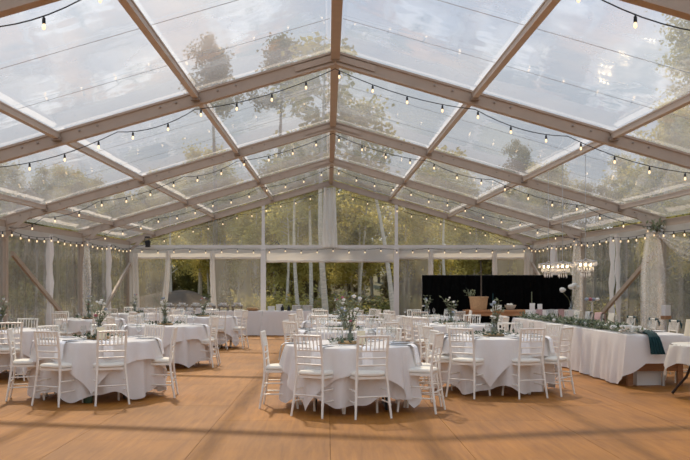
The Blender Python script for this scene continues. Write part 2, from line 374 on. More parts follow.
# ------------------------------------------------------------------ side walls
def side_wall(side):
    sgn = -1 if side == 'left' else 1
    X = CX + sgn * HALF
    wl = struct('wall_' + side, 'wrinkled translucent vinyl tent wall on the %s with columns and diagonal braces' % side)
    rng = random.Random(5 + sgn)
    for d in FRAMES:
        mb = MB().box((X - 0.07, d - 0.06, 0), (X + 0.07, d + 0.06, tz(EAVE_H, d) + 0.15))
        mb.build('column', 'alu', wl, False)
        MB().box((X - 0.14, d - 0.13, 0.0), (X + 0.14, d + 0.13, 0.015)).build('base_plate', 'alu_dark', wl, False)
        # knee plate where column meets rafter
        beam((X - sgn * 0.02, d - 0.08, tz(EAVE_H, d) - 0.30), (X - sgn * 0.55, d - 0.08, tz(EAVE_H + SLOPE * 0.5, d) + 0.03), (0, 0, 1), 0.012, 0.09).build('knee_brace', 'alu', wl, False)
    for fi in range(len(FRAMES) - 1):
        d0, d1 = FRAMES[fi] + 0.07, FRAMES[fi + 1] - 0.07
        beam((X, d0, tz(EAVE_H - 0.02, d0)), (X, d1, tz(EAVE_H - 0.02, d1)), (0, 0, 1), 0.10, 0.14, 0.012, 0.02).build('eave_beam', 'alu', wl, False)
        # gathered strip of the rolled valance under the eave
        def val(u, v, d0=d0, d1=d1):
            dd = d0 + (d1 - d0) * u
            return (X - sgn * 0.07 - sgn * 0.02 * noise.noise(Vector((dd * 2.3, v * 2, 1))), dd, tz(EAVE_H, dd) - 0.02 - 0.17 * v - 0.03 * noise.noise(Vector((dd * 1.3, 0, sgn))) * v)
        MB().grid(val, 30, 3).build('valance', 'valance', wl)
        if fi < 1: continue
        mid = (d0 + d1) / 2; gap = 0.20 if sgn > 0 else 0.08
        for a, b, gs in ((d0, mid - gap, 1), (mid + gap, d1, -1)):
            ph = rng.uniform(0, 9)
            def pf(u, v, a=a, b=b, ph=ph, gs=gs):
                dd = a + (b - a) * u
                z = 0.01 + (tz(EAVE_H, dd) - 0.03) * v
                fold = 0.025 * math.sin(dd * 11 + ph + 1.2 * math.sin(dd * 2.1)) + 0.03 * noise.noise(Vector((dd * 1.1, z * 0.5, ph)))
                return (X + fold * (0.35 + 0.65 * (1 - v) ** 0.4) * (0.3 + 0.7 * min(1, 6 * u * (1 - u))), dd, z)
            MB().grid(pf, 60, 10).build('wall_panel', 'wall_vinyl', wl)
            # white bunched edge of the panel beside the gap
            e0 = b if gs > 0 else a
            pts = []
            for k in range(13):
                t = k / 12; z = 0.02 + (tz(EAVE_H, e0) - 0.08) * t
                off = 0.10 * math.sin(t * 3.0 + ph) * (1 - t) + 0.02 * math.sin(t * 14 + ph)
                pts.append((X - sgn * 0.05, e0 + (off * 0.7 if sgn > 0 else off * 0.3), z))
            MB().tube(pts, [0.06 + 0.02 * math.sin(k * 1.9 + ph) for k in range(13)], 8, flat=0.55).build('panel_edge', 'linen', wl)
    for da, db in ((17.58, 23.04), (28.5, 23.04)):
        top = tz(EAVE_H, da) - 0.55; t = 1 if db > da else -1
        xx = X - sgn * 0.16
        beam((xx, da + 0.1 * t, top), (xx, db - 0.12 * t, 0.1), (sgn, 0, 0), 0.10, 0.06).build('diagonal_brace', 'brace_wood' if t > 0 else 'alu', wl, False)
    return wl
side_wall('left'); side_wall('right')

# ------------------------------------------------------------------ back wall
wb = struct('wall_back', 'gabled back wall of the tent with clear gable panes and open bays to the forest')
ZE = 2.80
XL, XR = CX - HALF, CX + HALF
beam((XL, BACK, ZE), (XR, BACK, ZE), (0, 0, 1), 0.10, 0.09, 0.01, 0.02).build('eave_beam', 'white_paint', wb, False)
def gz(x): return tz(3.0 - SLOPE * abs(x - CX), BACK)
for px in (-2.12, 2.24):
    MB().box((px - 0.085, BACK - 0.06, 0), (px + 0.085, BACK + 0.06, ZE)).build('gable_post', 'white_paint', wb, False)
    MB().box((px - 0.05, BACK - 0.04, ZE + 0.09), (px + 0.05, BACK + 0.04, gz(px) - 0.05)).build('gable_post', 'white_paint', wb, False)
for a, b in ((XL + 0.1, -2.17), (-2.07, 0.1), (0.1, 2.19), (2.29, XR - 0.1)):
    MB().grid(lambda u, v: (a + (b - a) * u, BACK + 0.02 + 0.01 * noise.noise(Vector((u * 5, v * 5, a))), ZE + 0.09 + (gz(a + (b - a) * u) - ZE - 0.09) * v), 12, 4).build('gable_pane', 'gable_vinyl', wb)
# rolled valances under the eave beam
for a, b, zb in ((XL + 0.08, -2.2, 2.47), (-2.02, 2.14, 2.36), (2.33, XR - 0.08, 2.46)):
    def vf(u, v):
        x = a + (b - a) * u
        return (x, BACK - 0.06 - 0.03 * math.sin(PI * v) - 0.012 * math.sin(x * 9 + v * 5), ZE + 0.01 + (zb - ZE - 0.02 * noise.noise(Vector((x * 1.7, 2, 0)))) * v)
    MB().grid(vf, 50, 6).build('valance', 'valance', wb)
    MB().tube([(a + (b - a) * k / 20, BACK - 0.04, zb + 0.01 * noise.noise(Vector((k * 0.7, a, 0)))) for k in range(21)], 0.04, 8).build('rolled_panel', 'valance', wb)
for a, b in ((XL + 0.12, -5.30), (-3.74, -2.22), (2.34, 3.30), (5.42, XR - 0.12)):
    def hf(u, v):
        x = a + (b - a) * u
        return (x, BACK + 0.035 * math.sin(x * 13 + math.sin(x * 3)) * (1.1 - v) + 0.02 * noise.noise(Vector((x * 2, v * 2, 0))), 0.01 + (2.5 - 0.01) * v)
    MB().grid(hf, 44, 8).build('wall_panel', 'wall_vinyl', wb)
# gathered white edge drapes
def edge_drape(x, d, ztop, zbot, wd, bow, lab, depth=0.05, mat='drape_white'):
    def df(u, v):
        t = 2 * PI * u; z = ztop + (zbot - ztop) * v
        r = wd * (0.75 + 0.25 * v) * (1 + 0.18 * math.sin(7 * t))
        return (x + bow * math.sin(v * PI * 0.5) * v + r * math.cos(t), d + depth * math.sin(t) * (1 + 0.2 * math.sin(7 * t)), z)
    o = MB().grid(df, 28, 14, close=True).build('curtain', mat)
    return tag(o, lab, 'curtain', 'gathered white curtains on the back wall')
edge_drape(-5.22, BACK - 0.10, 2.70, 0.05, 0.09, -0.22, 'narrow white curtain gathered on left side of the dirt path opening')
edge_drape(-3.78, BACK - 0.10, 2.70, 0.05, 0.09, 0.08, 'narrow white curtain gathered on right side of the dirt path opening')
edge_drape(3.36, BACK - 0.10, 2.72, 0.05, 0.09, -0.05, 'narrow white curtain left of the opening above the black backdrop')
edge_drape(5.44, BACK - 0.10, 2.72, 0.05, 0.09, 0.05, 'narrow white curtain right of the opening above the black backdrop')
edge_drape(XL + 0.22, BACK - 0.20, 2.62, 0.05, 0.16, 0.05, 'white curtain wrapped round the back left corner column', 0.1)
edge_drape(XR - 0.22, BACK - 0.20, 2.62, 0.05, 0.16, -0.05, 'white curtain wrapped round the back right corner column', 0.1)
def cd(u, v):
    x = -0.21 + 0.50 * u
    return (x * (1.0 - 0.22 * (1 - v)) + 0.02, BACK - 0.14 - 0.03 * math.sin(x * 34) , tz(2.9, BACK) - 0.05 - (tz(2.9, BACK) - 0.05 - ZE - 0.02) * v)
tag(MB().grid(cd, 30, 6).build('curtain', 'drape_white'), 'white pleated drape hanging from the ridge in the middle of the back gable', 'curtain')

# ------------------------------------------------------------------ drapes on the columns of the right wall
def column_drape(x, d, ztop, wd, lab, sw=None):
    t = thing('column_drape', lab, 'drape', (x, d, 0))
    def df(u, v):
        a = 2 * PI * u; z = ztop + (0.04 - ztop) * v
        r = wd * (0.55 + 0.75 * min(1, v * 3) * (1 - 0.2 * v)) * (1 + 0.24 * math.sin(9 * a + 2 * v))
        return (r * math.cos(a), 0.10 * (0.6 + 0.6 * v) * math.sin(a) * (1 + 0.2 * math.sin(9 * a)), z)
    MB().grid(df, 40, 16, close=True).build('hanging_cloth', 'sheer_white', t)
    MB().lathe([(wd * 0.62, ztop - 0.05), (wd * 0.7, ztop - 0.02), (wd * 0.6, ztop + 0.03)], 12).build('tie_band', 'drape_white', t)
    if sw:
        def sf(u, v):
            yy = -sw * u
            z = ztop - 0.02 - (0.62 * math.sin(PI * min(1, u * 1.0)) ** 0.9) * (0.55 + 0.55 * v) - 0.25 * v * (0.2 + u) * (1 - u)
            return (0.05 + 0.05 * math.sin(v * 22 + u * 3), yy, z)
        MB().grid(sf, 30, 16).build('swag', 'sheer_white', t)
    return t
column_drape(XR - 0.24, 17.42, tz(EAVE_H, 17.5) - 0.05, 0.17, 'sheer white drape tied to the right column and swagged towards the entrance', 5.1)
column_drape(XR - 0.20, 22.9, tz(EAVE_H, 23) - 0.12, 0.11, 'sheer white drape on the column behind the crystal chandeliers')
column_drape(XL + 0.20, 22.9, tz(EAVE_H, 23) - 0.12, 0.08, 'thin sheer drape on the left column between the two diagonal braces')

# ------------------------------------------------------------------ string lights
sock_me = MB().lathe([(0.006, 0.0), (0.008, -0.012), (0.014, -0.02), (0.0155, -0.058), (0.012, -0.062)], 8).mesh('socket', 'black')
bulb_me = MB().lathe([(0.008, -0.060), (0.013, -0.074), (0.0155, -0.089), (0.0125, -0.102), (0.004, -0.110)], 8).mesh('bulb', 'bulb')
def string_light(pts, lab, spacing=0.5, start=0.1, sag=0.09, group='strings of festoon bulbs'):
    t = thing('string_light', lab, 'string light', pts[0], 0, group)
    o = Vector(pts[0]); path = []
    for a, b in zip(pts[:-1], pts[1:]):
        a, b = Vector(a) - o, Vector(b) - o
        for k in range(8):
            u = k / 8; p = a.lerp(b, u); p.z -= sag * 4 * u * (1 - u); path.append(p)
    path.append(Vector(pts[-1]) - o)
    MB().tube(path, 0.006, 5).build('cable', 'black', t)
    acc = 0; nxt = start
    for a, b in zip(path[:-1], path[1:]):
        L = (b - a).length
        while nxt <= acc + L:
            p = a.lerp(b, (nxt - acc) / L)
            s = link('socket', sock_me, t); s.location = p
            bl = link('bulb', bulb_me, s)
            nxt += spacing
        acc += L
    return t
names = {2: 'nearest festoon string crossing the roof above the camera', 3: 'festoon string under the large front rafter', 4: 'festoon string under the second rafter', 5: 'festoon string under the third rafter', 6: 'festoon string under the gable rafter at the back'}
for fi in (2, 3, 4, 5, 6):
    d = FRAMES[fi]; dd = d - 0.13
    xs = [-6.5, -5.8, -4.7, -3.0, -1.93, 0, 1.93, 3.2, 5.0, 6.5]
    string_light([(CX + x, dd, tz(2.84 - SLOPE * abs(x), d)) for x in xs], names[fi], 0.5, 0.2 + 0.07 * fi)
for sgn, nm in ((-1, 'left'), (1, 'right')):
    X = CX + sgn * (HALF - 0.2)
    ds = [6.9, 9.5, 12.0, 14.8, 17.4, 20.2, 22.9, 25.7, 28.2]
    string_light([(X, d, tz(EAVE_H, d) - 0.10) for d in ds], 'festoon string along the eave of the %s wall' % nm, 0.5, 0.1, 0.07)
string_light([(XL + 0.3 + (XR - XL - 0.6) * k / 8, BACK - 0.2, ZE - 0.02) for k in range(9)], 'festoon string along the eave beam of the back wall', 0.52, 0.2, 0.06)

# ------------------------------------------------------------------ chiavari chair
def rod(p0, p1, r, rings=(), n=8, rr=1.35):
    p0, p1 = Vector(p0), Vector(p1); pts = [p0]; rs = [r]
    for t in rings:
        for q, k in ((-0.018, 1), (-0.006, rr), (0.006, rr), (0.018, 1)):
            pts.append(p0.lerp(p1, t + q)); rs.append(r * k)
    pts.append(p1); rs.append(r)
    return MB().tube(pts, rs, n)
def make_chair(name='chiavari_chair'):
    t = thing(name, 'white chair', 'chair')
    cu = MB()
    def cf(u, v):
        a = 2 * PI * u
        def sq(c): return math.copysign(abs(c) ** 0.45, c)
        sc, z = [(0.0, 0.462), (0.93, 0.462), (1.0, 0.472), (1.0, 0.49), (0.93, 0.507), (0.6, 0.516), (0.0, 0.518)][round(v * 6)]
        return (0.192 * sc * sq(math.cos(a)), 0.19 * sc * sq(math.sin(a)), z)
    cu.grid(cf, 24, 6, close=True); cu.build('seat_cushion', 'cushion', t)
    MB().box((-0.19, -0.175, 0.43), (0.19, 0.19, 0.46)).build('seat_frame', 'chair_wood', t, False)
    for s in (-1, 1):
        mb = MB(); pts = [(s * 0.208, -0.25, 0), (s * 0.198, -0.228, 0.13), (s * 0.197, -0.225, 0.15), (s * 0.195, -0.222, 0.17), (s * 0.182, -0.195, 0.38), (s * 0.175, -0.187, 0.46), (s * 0.172, -0.19, 0.55), (s * 0.174, -0.205, 0.70), (s * 0.172, -0.212, 0.75), (s * 0.176, -0.24, 0.92)]
        mb.tube(pts, [0.0125, 0.014, 0.018, 0.014, 0.015, 0.019, 0.015, 0.014, 0.018, 0.0135], 8); mb.build('back_post', 'chair_wood', t)
        rod((s * 0.198, 0.21, 0), (s * 0.178, 0.172, 0.44), 0.0135, (0.3, 0.62)).build('leg', 'chair_wood', t)
        for z in (0.17, 0.30):
            rod((s * (0.197 - 0.03 * z), -0.222 + 0.07 * z, z), (s * 0.187, 0.195, z + 0.005), 0.0085, (0.5,)).build('stretcher', 'chair_wood', t)
    for y, z in ((0.195, 0.20), (0.185, 0.33), (-0.214, 0.24)):
        rod((-0.182, y, z), (0.182, y, z), 0.0085, (0.5,)).build('stretcher', 'chair_wood', t)
    MB().tube([(-0.182, -0.234, 0.905), (-0.09, -0.24, 0.908), (0.09, -0.24, 0.908), (0.182, -0.234, 0.905)], 0.0125, 8).build('top_rail', 'chair_wood', t)
    for z, y in ((0.745, -0.211), (0.665, -0.2), (0.585, -0.193)):
        rod((-0.175, y, z), (0.175, y, z), 0.009, ()).build('back_rail', 'chair_wood', t)
    for k in range(6):
        x = -0.125 + 0.05 * k
        rod((x, -0.212, 0.745), (x * 0.98, -0.236, 0.905), 0.0075, (0.5,), 6).build('spindle', 'chair_wood', t)
    return t
chair0 = make_chair(); chair_used = [False]
def place_chair(x, y, face, label, group):
    """x, y: seat centre; face: heading of the sitter as an angle (0 = away from camera)."""
    if chair_used[0]: o = copy_tree(chair0)
    else: kids(chair0); [kids(c) for c in kids(chair0)]; o = chair0; chair_used[0] = True
    o.location = (x, y, 0); o.rotation_euler = (0, 0, face); o['label'] = label; o['group'] = group
    return o

# ------------------------------------------------------------------ round tables with cloths
def table_meshes():
    top = MB().lathe([(0.74, 0.725), (0.76, 0.73), (0.76, 0.752), (0.75, 0.756)], 40).mesh('tabletop', 'bar_wood')
    return top
top_me = table_meshes()
leg_me = MB().tube([(0, 0, 0), (0, 0, 0.725)], 0.016, 8).mesh('leg', 'black')
foot_me = MB().tube([(-0.28, 0, 0.02), (0.28, 0, 0.02)], 0.014, 6).mesh('foot_bar', 'black')
def cloth_mesh(seed, floor_len):
    rng = random.Random(seed); k1 = rng.choice((5, 6)); p1 = rng.uniform(0, 6); p2 = rng.uniform(0, 6); p3 = rng.uniform(0, 6)
    prof = [0, 0.35, 0.62, 0.755, 0.773, 0.785]
    nA = 120; vs = []; fs = []; nr = 16
    for j in range(nr):
        for i in range(nA):
            a = 2 * PI * i / nA
            hem = floor_len + 0.11 * (0.5 + 0.5 * math.cos(k1 * a + p1)) + 0.02 * math.sin(13 * a + p2)
            if j < 4: r, z = prof[j] + (0.001 if j == 0 else 0), 0.7615 + 0.0015 * math.sin(a * 4 + j)
            elif j == 4: r, z = 0.773, 0.752
            else:
                v = (j - 4) / (nr - 5); z = 0.752 + (hem - 0.752) * v
                fold = 0.045 * math.sin(11 * a + p2 + 0.8 * math.sin(3 * a + p3)) + 0.025 * math.sin(19 * a + p3 + v) + 0.035 * math.sin(k1 * a + p1)
                r = 0.776 + 0.035 * v ** 0.8 + fold * v ** 0.6
            vs.append((r * math.cos(a), r * math.sin(a), z))
    for j in range(nr - 1):
        for i in range(nA):
            q = (i + 1) % nA; fs.append((j * nA + i, j * nA + q, (j + 1) * nA + q, (j + 1) * nA + i))
    fs.append(tuple(range(nA - 1, -1, -1)))
    mb = MB(); mb.add(vs, fs); return mb.mesh('tablecloth', 'linen')
def overlay_mesh(seed, half=0.98):
    rng = random.Random(seed); p1 = rng.uniform(0, 6); p2 = rng.uniform(0, 6)
    nA = 120; nr = 14; vs = []; fs = []
    for j in range(nr):
        for i in range(nA):
            a = 2 * PI * i / nA
            L = half / max(abs(math.cos(a)), abs(math.sin(a)))
            drop = min(0.70, max(0.10, L - 0.775)) + 0.015 * math.sin(7 * a + p1)
            if j < 4: r, z = (0.001, 0.4, 0.65, 0.765)[j], 0.766
            elif j == 4: r, z = 0.787, 0.756
            else:
                v = (j - 4) / (nr - 5); z = 0.756 - drop * v
                cor = abs(math.sin(2 * a)) ** 2
                fold = 0.016 * math.sin(13 * a + p1 + math.sin(3 * a)) + 0.012 * math.sin(23 * a + p2) + 0.045 * cor * math.sin(16 * a + p2)
                r = 0.792 + 0.075 * (drop * v / 0.6) + 0.02 * v + (fold + 0.012) * v ** 0.7
            vs.append((r * math.cos(a), r * math.sin(a), z))
    for j in range(nr - 1):
        for i in range(nA):
            q = (i + 1) % nA; fs.append((j * nA + i, j * nA + q, (j + 1) * nA + q, (j + 1) * nA + i))
    fs.append(tuple(range(nA - 1, -1, -1)))
    mb = MB(); mb.add(vs, fs); return mb.mesh('cloth_overlay', 'linen')
cloths = [cloth_mesh(s, 0.03 if s != 3 else 0.09) for s in (3, 7, 9)]
overs = [overlay_mesh(1, 0.99), overlay_mesh(2, 1.06)]
# napkin hanging over the edge, cutlery and glasses; local frame: +x points outwards from the table centre, z = 0 on the cloth
def nap():
    mb = MB()
    path = [(0.50, 0.004), (0.62, 0.006), (0.74, 0.007), (0.80, 0.006), (0.836, -0.02), (0.852, -0.09), (0.868, -0.20)]
    def f(u, v):
        k = v * (len(path) - 1); i = min(int(k), len(path) - 2); q = k - i
        x = path[i][0] * (1 - q) + path[i + 1][0] * q; z = path[i][1] * (1 - q) + path[i + 1][1] * q
        return (x + (0.004 * math.sin(u * 9) if v > 0.6 else 0), (u - 0.5) * 0.13, z + (0.002 * math.sin(u * 12)))
    mb.grid(f, 8, 12)
    n0 = len(mb.v); mb.add([(x - 0.004, y, z + 0.005) for x, y, z in mb.v], [])
    fs = list(mb.f); mb.f += [tuple(reversed([i + n0 for i in q])) for q in fs]
    return mb.mesh('napkin', 'napkin')
nap_me = nap()
def cutl():
    mb = MB()
    for y in (-0.02, 0.012):
        mb.tube([(0.54, y, 0.016), (0.66, y, 0.016), (0.70, y, 0.016), (0.745, y, 0.016)], [0.004, 0.005, 0.010, 0.012], 5, flat=0.4)
    return mb
fork_me = MB().tube([(0.54, -0.022, 0.018), (0.66, -0.022, 0.018), (0.70, -0.022, 0.018), (0.745, -0.022, 0.018)], [0.004, 0.005, 0.012, 0.010], 5, flat=0.4).mesh('fork', 'black')
knife_me = MB().tube([(0.53, 0.02, 0.018), (0.62, 0.02, 0.018), (0.64, 0.02, 0.018), (0.75, 0.02, 0.018)], [0.007, 0.006, 0.009, 0.005], 5, flat=0.4).mesh('knife', 'black')
glass_me = MB().lathe([(0.032, 0.0), (0.03, 0.004), (0.005, 0.010), (0.004, 0.085), (0.02, 0.10), (0.036, 0.13), (0.036, 0.16), (0.029, 0.20)], 14, cap=False).mesh('wine_glass', 'glass')

def centerpiece(x, y, seed, label, tall=0.42, kind=0):
    rng = random.Random(seed)
    t = thing('centerpiece', label, 'centerpiece', (x, y, 0.7675), rng.uniform(0, 6), 'floral centerpieces')
    MB().lathe([(0.145, 0.0), (0.15, 0.008), (0.15, 0.024), (0.143, 0.03)], 16).build('wood_slice', 'bread', t)
    v = MB().lathe([(0.045, 0.031), (0.055, 0.04), (0.06, 0.12), (0.03, 0.19), (0.028, 0.24), (0.034, 0.25)], 14, cap=False).build('vase', 'glass', t)
    MB().lathe([(0.03, 0.035), (0.034, 0.04), (0.034, 0.12), (0.03, 0.125)], 10).build('vase_filling', 'bread' if kind else 'leaf_sage', v)
    st = MB(); lv = MB()
    for k in range(8):
        a = rng.uniform(0, 2 * PI); l = rng.uniform(0.35, 1.0) * tall; tilt = rng.uniform(0.1, 0.75)
        pts = [Vector((0.01 * math.cos(a), 0.01 * math.sin(a), 0.06))]
        for q in range(1, 6):
            u = q / 5; pts.append(Vector((math.cos(a) * tilt * l * u ** 1.5 * 0.8, math.sin(a) * tilt * l * u ** 1.5 * 0.8, 0.12 + l * u)))
        st.tube(pts, 0.004, 4)
        for q in range(1, 6):
            for z in range(3):
                dv = Vector((rng.uniform(-1, 1), rng.uniform(-1, 1), rng.uniform(-0.2, 0.8)))
                lv.leaf(pts[q] + dv * 0.008, dv, Vector((rng.uniform(-1, 1), rng.uniform(-1, 1), 1)), rng.uniform(0.045, 0.075), rng.uniform(0.016, 0.028))
    st.build('stems', 'stem', t); tag(lv.build('leaves', 'leaf_sage', t, False), kind='stuff')
    gl = MB()
    for k in range(170):
        a = rng.uniform(0, 2 * PI); r = rng.uniform(0.13, 0.31) * (1 + 0.25 * math.cos(2 * a))
        dv = Vector((rng.uniform(-1, 1), rng.uniform(-1, 1), rng.uniform(0, 0.5)))
        gl.leaf(Vector((r * math.cos(a), r * math.sin(a), rng.uniform(0.006, 0.05))), dv, Vector((0, 0, 1)), rng.uniform(0.05, 0.09), rng.uniform(0.025, 0.045))
    tag(gl.build('wreath_greenery', 'leaf_dark', t, False), kind='stuff')
    for k in range(7):
        a = rng.uniform(0, 2 * PI); r = rng.uniform(0.02, 0.13); z = 0.22 + rng.uniform(0.0, tall * 0.75)
        m = ('bloom_white', 'bloom_white', 'bloom_blue', 'bloom_pink')[k % 4]
        MB().blob((r * math.cos(a), r * math.sin(a), z), rng.uniform(0.018, 0.03), rng).build('bloom', m, t)
    return t
def side_word(a):
    a = (a + 180) % 360 - 180
    names = [(0, 'near side'), (45, 'near right side'), (90, 'right side'), (135, 'far right side'), (180, 'far side'), (-180, 'far side'), (-135, 'far left side'), (-90, 'left side'), (-45, 'near left side')]
    return min(names, key=lambda q: abs(q[0] - a))[1]
def round_table(cx, cy, desc, seed, chairs, angs=(), rad=1.04, orot=0.3, settings=True, cp=True, tall=0.42, card=False):
    """chairs: positions of the feet of each chair back; angs: angles round the table (0 = nearest the camera, + to the right)."""
    rng = random.Random(seed)
    t = thing('round_table', 'round folding table hidden under white cloths, the ' + desc, 'table', (cx, cy, 0), 0, 'round guest tables')
    link('tabletop', top_me, t)
    for sx in (-1, 1):
        for sy in (-1, 1):
            l = link('leg', leg_me, t); l.location = (sx * 0.42, sy * 0.30, 0.0)
        f = link('foot_bar', foot_me, t); f.location = (sx * 0.42, 0, 0); f.rotation_euler = (0, 0, PI / 2)
    c = link('tablecloth', cloths[seed % 3 if desc != 'front centre table' else 0]); c.location = (cx, cy, 0); c.rotation_euler = (0, 0, rng.uniform(0, 6) if seed != 1 else 2.2)
    tag(c, 'floor-length white tablecloth on the ' + desc, 'tablecloth', 'floor-length round tablecloths')
    o = link('cloth_overlay', overs[seed % 2]); o.location = (cx, cy, 0); o.rotation_euler = (0, 0, orot)
    tag(o, 'square white overlay cloth draped over the ' + desc, 'tablecloth', 'square overlay cloths')
    P = [(x, y) for x, y in chairs] + [(cx + rad * math.sin(R(a)), cy - rad * math.cos(R(a))) for a in angs]
    used = {}
    for i, (x, y) in enumerate(P):
        v = Vector((cx - x, cy - y)).normalized(); j = rng.uniform(-0.10, 0.10)
        h = math.atan2(-v.x, v.y) + j
        a = math.degrees(math.atan2(x - cx, -(y - cy)))
        sw = side_word(a)
        n = used.get(sw, 0); used[sw] = n + 1
        lab = 'white spindle-back chair at the %s, %s' % (desc, sw) + (', second there' if n else '')
        place_chair(x + v.x * 0.2, y + v.y * 0.2, h, lab, 'white chairs around the round tables')
        if settings:
            na = math.atan2(-v.y, -v.x)
            q = link('napkin', nap_me); q.location = (cx, cy, 0.7665); q.rotation_euler = (0, 0, na)
            tag(q, 'white folded napkin over the cloth edge, %s, %s' % (desc, sw), 'napkin', 'napkins on the round tables')
            if n: q['label'] += ', second'
            if cy < 15:
                ct = thing('cutlery_set', 'dark fork and knife on a napkin, %s, %s' % (desc, sw) + (', second' if n else ''), 'cutlery', (cx, cy, 0.7665), na, 'cutlery on the round tables')
                link('fork', fork_me, ct); link('knife', knife_me, ct)
            gsl = link('wine_glass', glass_me); gr = 0.53; ga = na + 0.24
            gsl.location = (cx + gr * math.cos(ga), cy + gr * math.sin(ga), 0.7675)
            tag(gsl, 'clear stemmed glass standing on the %s, %s' % (desc, sw) + (', second' if n else ''), 'glass', 'glasses on the round tables')
    if cp: centerpiece(cx, cy, seed * 7 + 1, 'greenery wreath with glass vase of flowers on the ' + desc, tall)
    if card:
        k = thing('table_card', 'small cream table card standing on the ' + desc, 'card', (cx + 0.12, cy - 0.33, 0.7675), 0.15)
        MB().box((-0.05, -0.003, 0.012), (0.05, 0.003, 0.17)).build('card_sheet', 'card', k, False)
        MB().box((-0.03, -0.02, 0), (0.03, 0.02, 0.014)).build('card_foot', 'bread', k, False)

round_table(0.27, 10.6, 'front centre table', 1, [(-0.2, 9.73), (0.475, 9.61), (1.26, 10.14), (-0.76, 10.6)], (100, 150, 193), orot=0.15, tall=0.5, card=True)
round_table(-3.07, 11.63, 'front left table', 2, [(-2.69, 10.74), (-3.41, 10.64), (-4.1, 11.3), (-2.08, 11.63), (-2.5, 12.45)], (190, 235), orot=0.95, card=True)
round_table(2.35, 12.35, 'front right table', 4, [(1.78, 11.47), (2.67, 11.4), (3.2, 11.75), (1.42, 12.0)], (115, 155, 200, 245), orot=0.55)
round_table(-5.42, 14.4, 'table at the far left edge', 5, [(-4.95, 13.5), (-5.3, 15.35), (-4.6, 14.75)], (), orot=0.4)
round_table(-5.42, 19.7, 'second table along the left wall', 6, [], (-20, 30, 80, 130, 180, 230), orot=0.2)
round_table(-3.05, 16.3, 'second table of the left aisle', 8, [(-2.13, 16.1)], (-52, -95, 130, 178, 222), orot=0.7)
round_table(-3.08, 21.5, 'third table of the left aisle', 9, [(-2.6, 20.68)], (80, 130, 178, 225, -90, -42), orot=0.4)
round_table(0.27, 14.3, 'second table of the centre row', 10, [(1.09, 14.55), (-0.67, 14.5)], (150, 195, -55, 40), orot=0.9, card=True)
round_table(0.27, 18.1, 'third table of the centre row', 11, [], (-70, -25, 25, 75, 120, 165, 210, 250), orot=0.3)
round_table(0.27, 22.6, 'last table of the centre row', 12, [], (-70, -25, 25, 75, 120, 165, 210, 250), orot=0.6)
round_table(2.35, 16.6, 'second table of the right aisle', 13, [(1.5, 16.35)], (-40, 60, 105, 150, 195, 240), orot=0.2)
round_table(2.4, 21.2, 'third table of the right aisle', 14, [], (-60, -15, 40, 90, 140, 190, 240), orot=0.5)
round_table(-5.42, 24.4, 'last table along the left wall', 15, [], (-20, 35, 90, 140, 200), orot=0.6)

# ------------------------------------------------------------------ head table along the right wall
HX0, HX1, HY0, HY1 = 4.38, 5.30, 12.75, 20.6
ht = thing('head_table', 'long wooden head table on trestles along the right wall', 'table', (HX0, HY0, 0))
for k in range(4):
    MB().box((0.02 + k * 0.222, 0.02, 0.72), (0.02 + k * 0.222 + 0.216, HY1 - HY0 - 0.02, 0.755)).build('plank', 'table_wood', ht, False)
for y in (0.12, 2.6, 5.2, HY1 - HY0 - 0.16):
    tr = MB().box((0.06, y, 0.22), (0.86, y + 0.04, 0.42)).build('trestle_board', 'table_wood', ht, False)
    for x in (0.05, 0.79):
        MB().box((x, y - 0.01, 0.0), (x + 0.08, y + 0.05, 0.72)).build('leg', 'table_wood', tr, False)
def drape_rect(name, L, W, z, drops, mat, seed, seg=0.06, flare=0.08, fold=0.03):
    """cloth over a rectangle [0,W]x[0,L]; drops = (front x-, end y-, back x+, end y+) hem heights"""
    rng = random.Random(seed); ph = rng.uniform(0, 6)
    pts = []
    def edge(a, b, n, hem):
        for i in range(n):
            u = i / n; pts.append((Vector(a).lerp(Vector(b), u), hem))
    def pt(p): return Vector((p[0], p[1]))
    nL = int(L / seg); nW = int(W / seg)
    edge((W, 0), (0, 0), nW, drops[1]); edge((0, 0), (0, L), nL, drops[0]); edge((0, L), (W, L), nW, drops[3]); edge((W, L), (W, 0), nL, drops[2])
    n = len(pts); ctr = Vector((W / 2, L / 2)); vs = []; fs = []; nr = 12
    for j in range(nr):
        for i, (p, hem) in enumerate(pts):
            # blend the hem across corners
            hm = sum(pts[(i + q) % n][1] for q in range(-3, 4)) / 7
            nx = (-1 if p.x < 1e-6 else (1 if p.x > W - 1e-6 else 0)); ny = (-1 if p.y < 1e-6 else (1 if p.y > L - 1e-6 else 0))
            o = Vector((nx, ny)); o = o.normalized() if o.length else o
            if j == 0: q = p - o * 0.012; zz = z
            elif j == 1: q = p + o * 0.004; zz = z - 0.008
            else:
                v = (j - 1) / (nr - 2); zz = z - 0.008 + (hm - z + 0.008) * v
                s = i * seg
                fo = fold * math.sin(s * 9 + ph + math.sin(s * 2.1)) + fold * 0.6 * math.sin(s * 23 + 2 * ph) + 0.5 * fold * noise.noise(Vector((s * 1.3, v * 2, ph)))
                q = p + o * (0.010 + (flare + fo * 0.8) * v ** 0.8 + (0.10 * v if nx and ny else 0))
            vs.append((q.x, q.y, zz))
    for j in range(nr - 1):
        for i in range(n):
            k = (i + 1) % n; fs.append((j * n + i, j * n + k, (j + 1) * n + k, (j + 1) * n + i))
    fs.append(tuple(range(n - 1, -1, -1)))
    mb = MB(); mb.add(vs, fs); return mb.build(name, mat)
hc = drape_rect('tablecloth', HY1 - HY0, HX1 - HX0, 0.765, (0.02, 0.35, 0.30, 0.1), 'linen', 4, flare=0.07)
hc.location = (HX0, HY0, 0); tag(hc, 'long white tablecloth over the head table, short at its near end', 'tablecloth')
bx = thing('storage_box', 'white cardboard box on the floor under the near end of the head table', 'box', (4.60, 12.95, 0), 0.12)
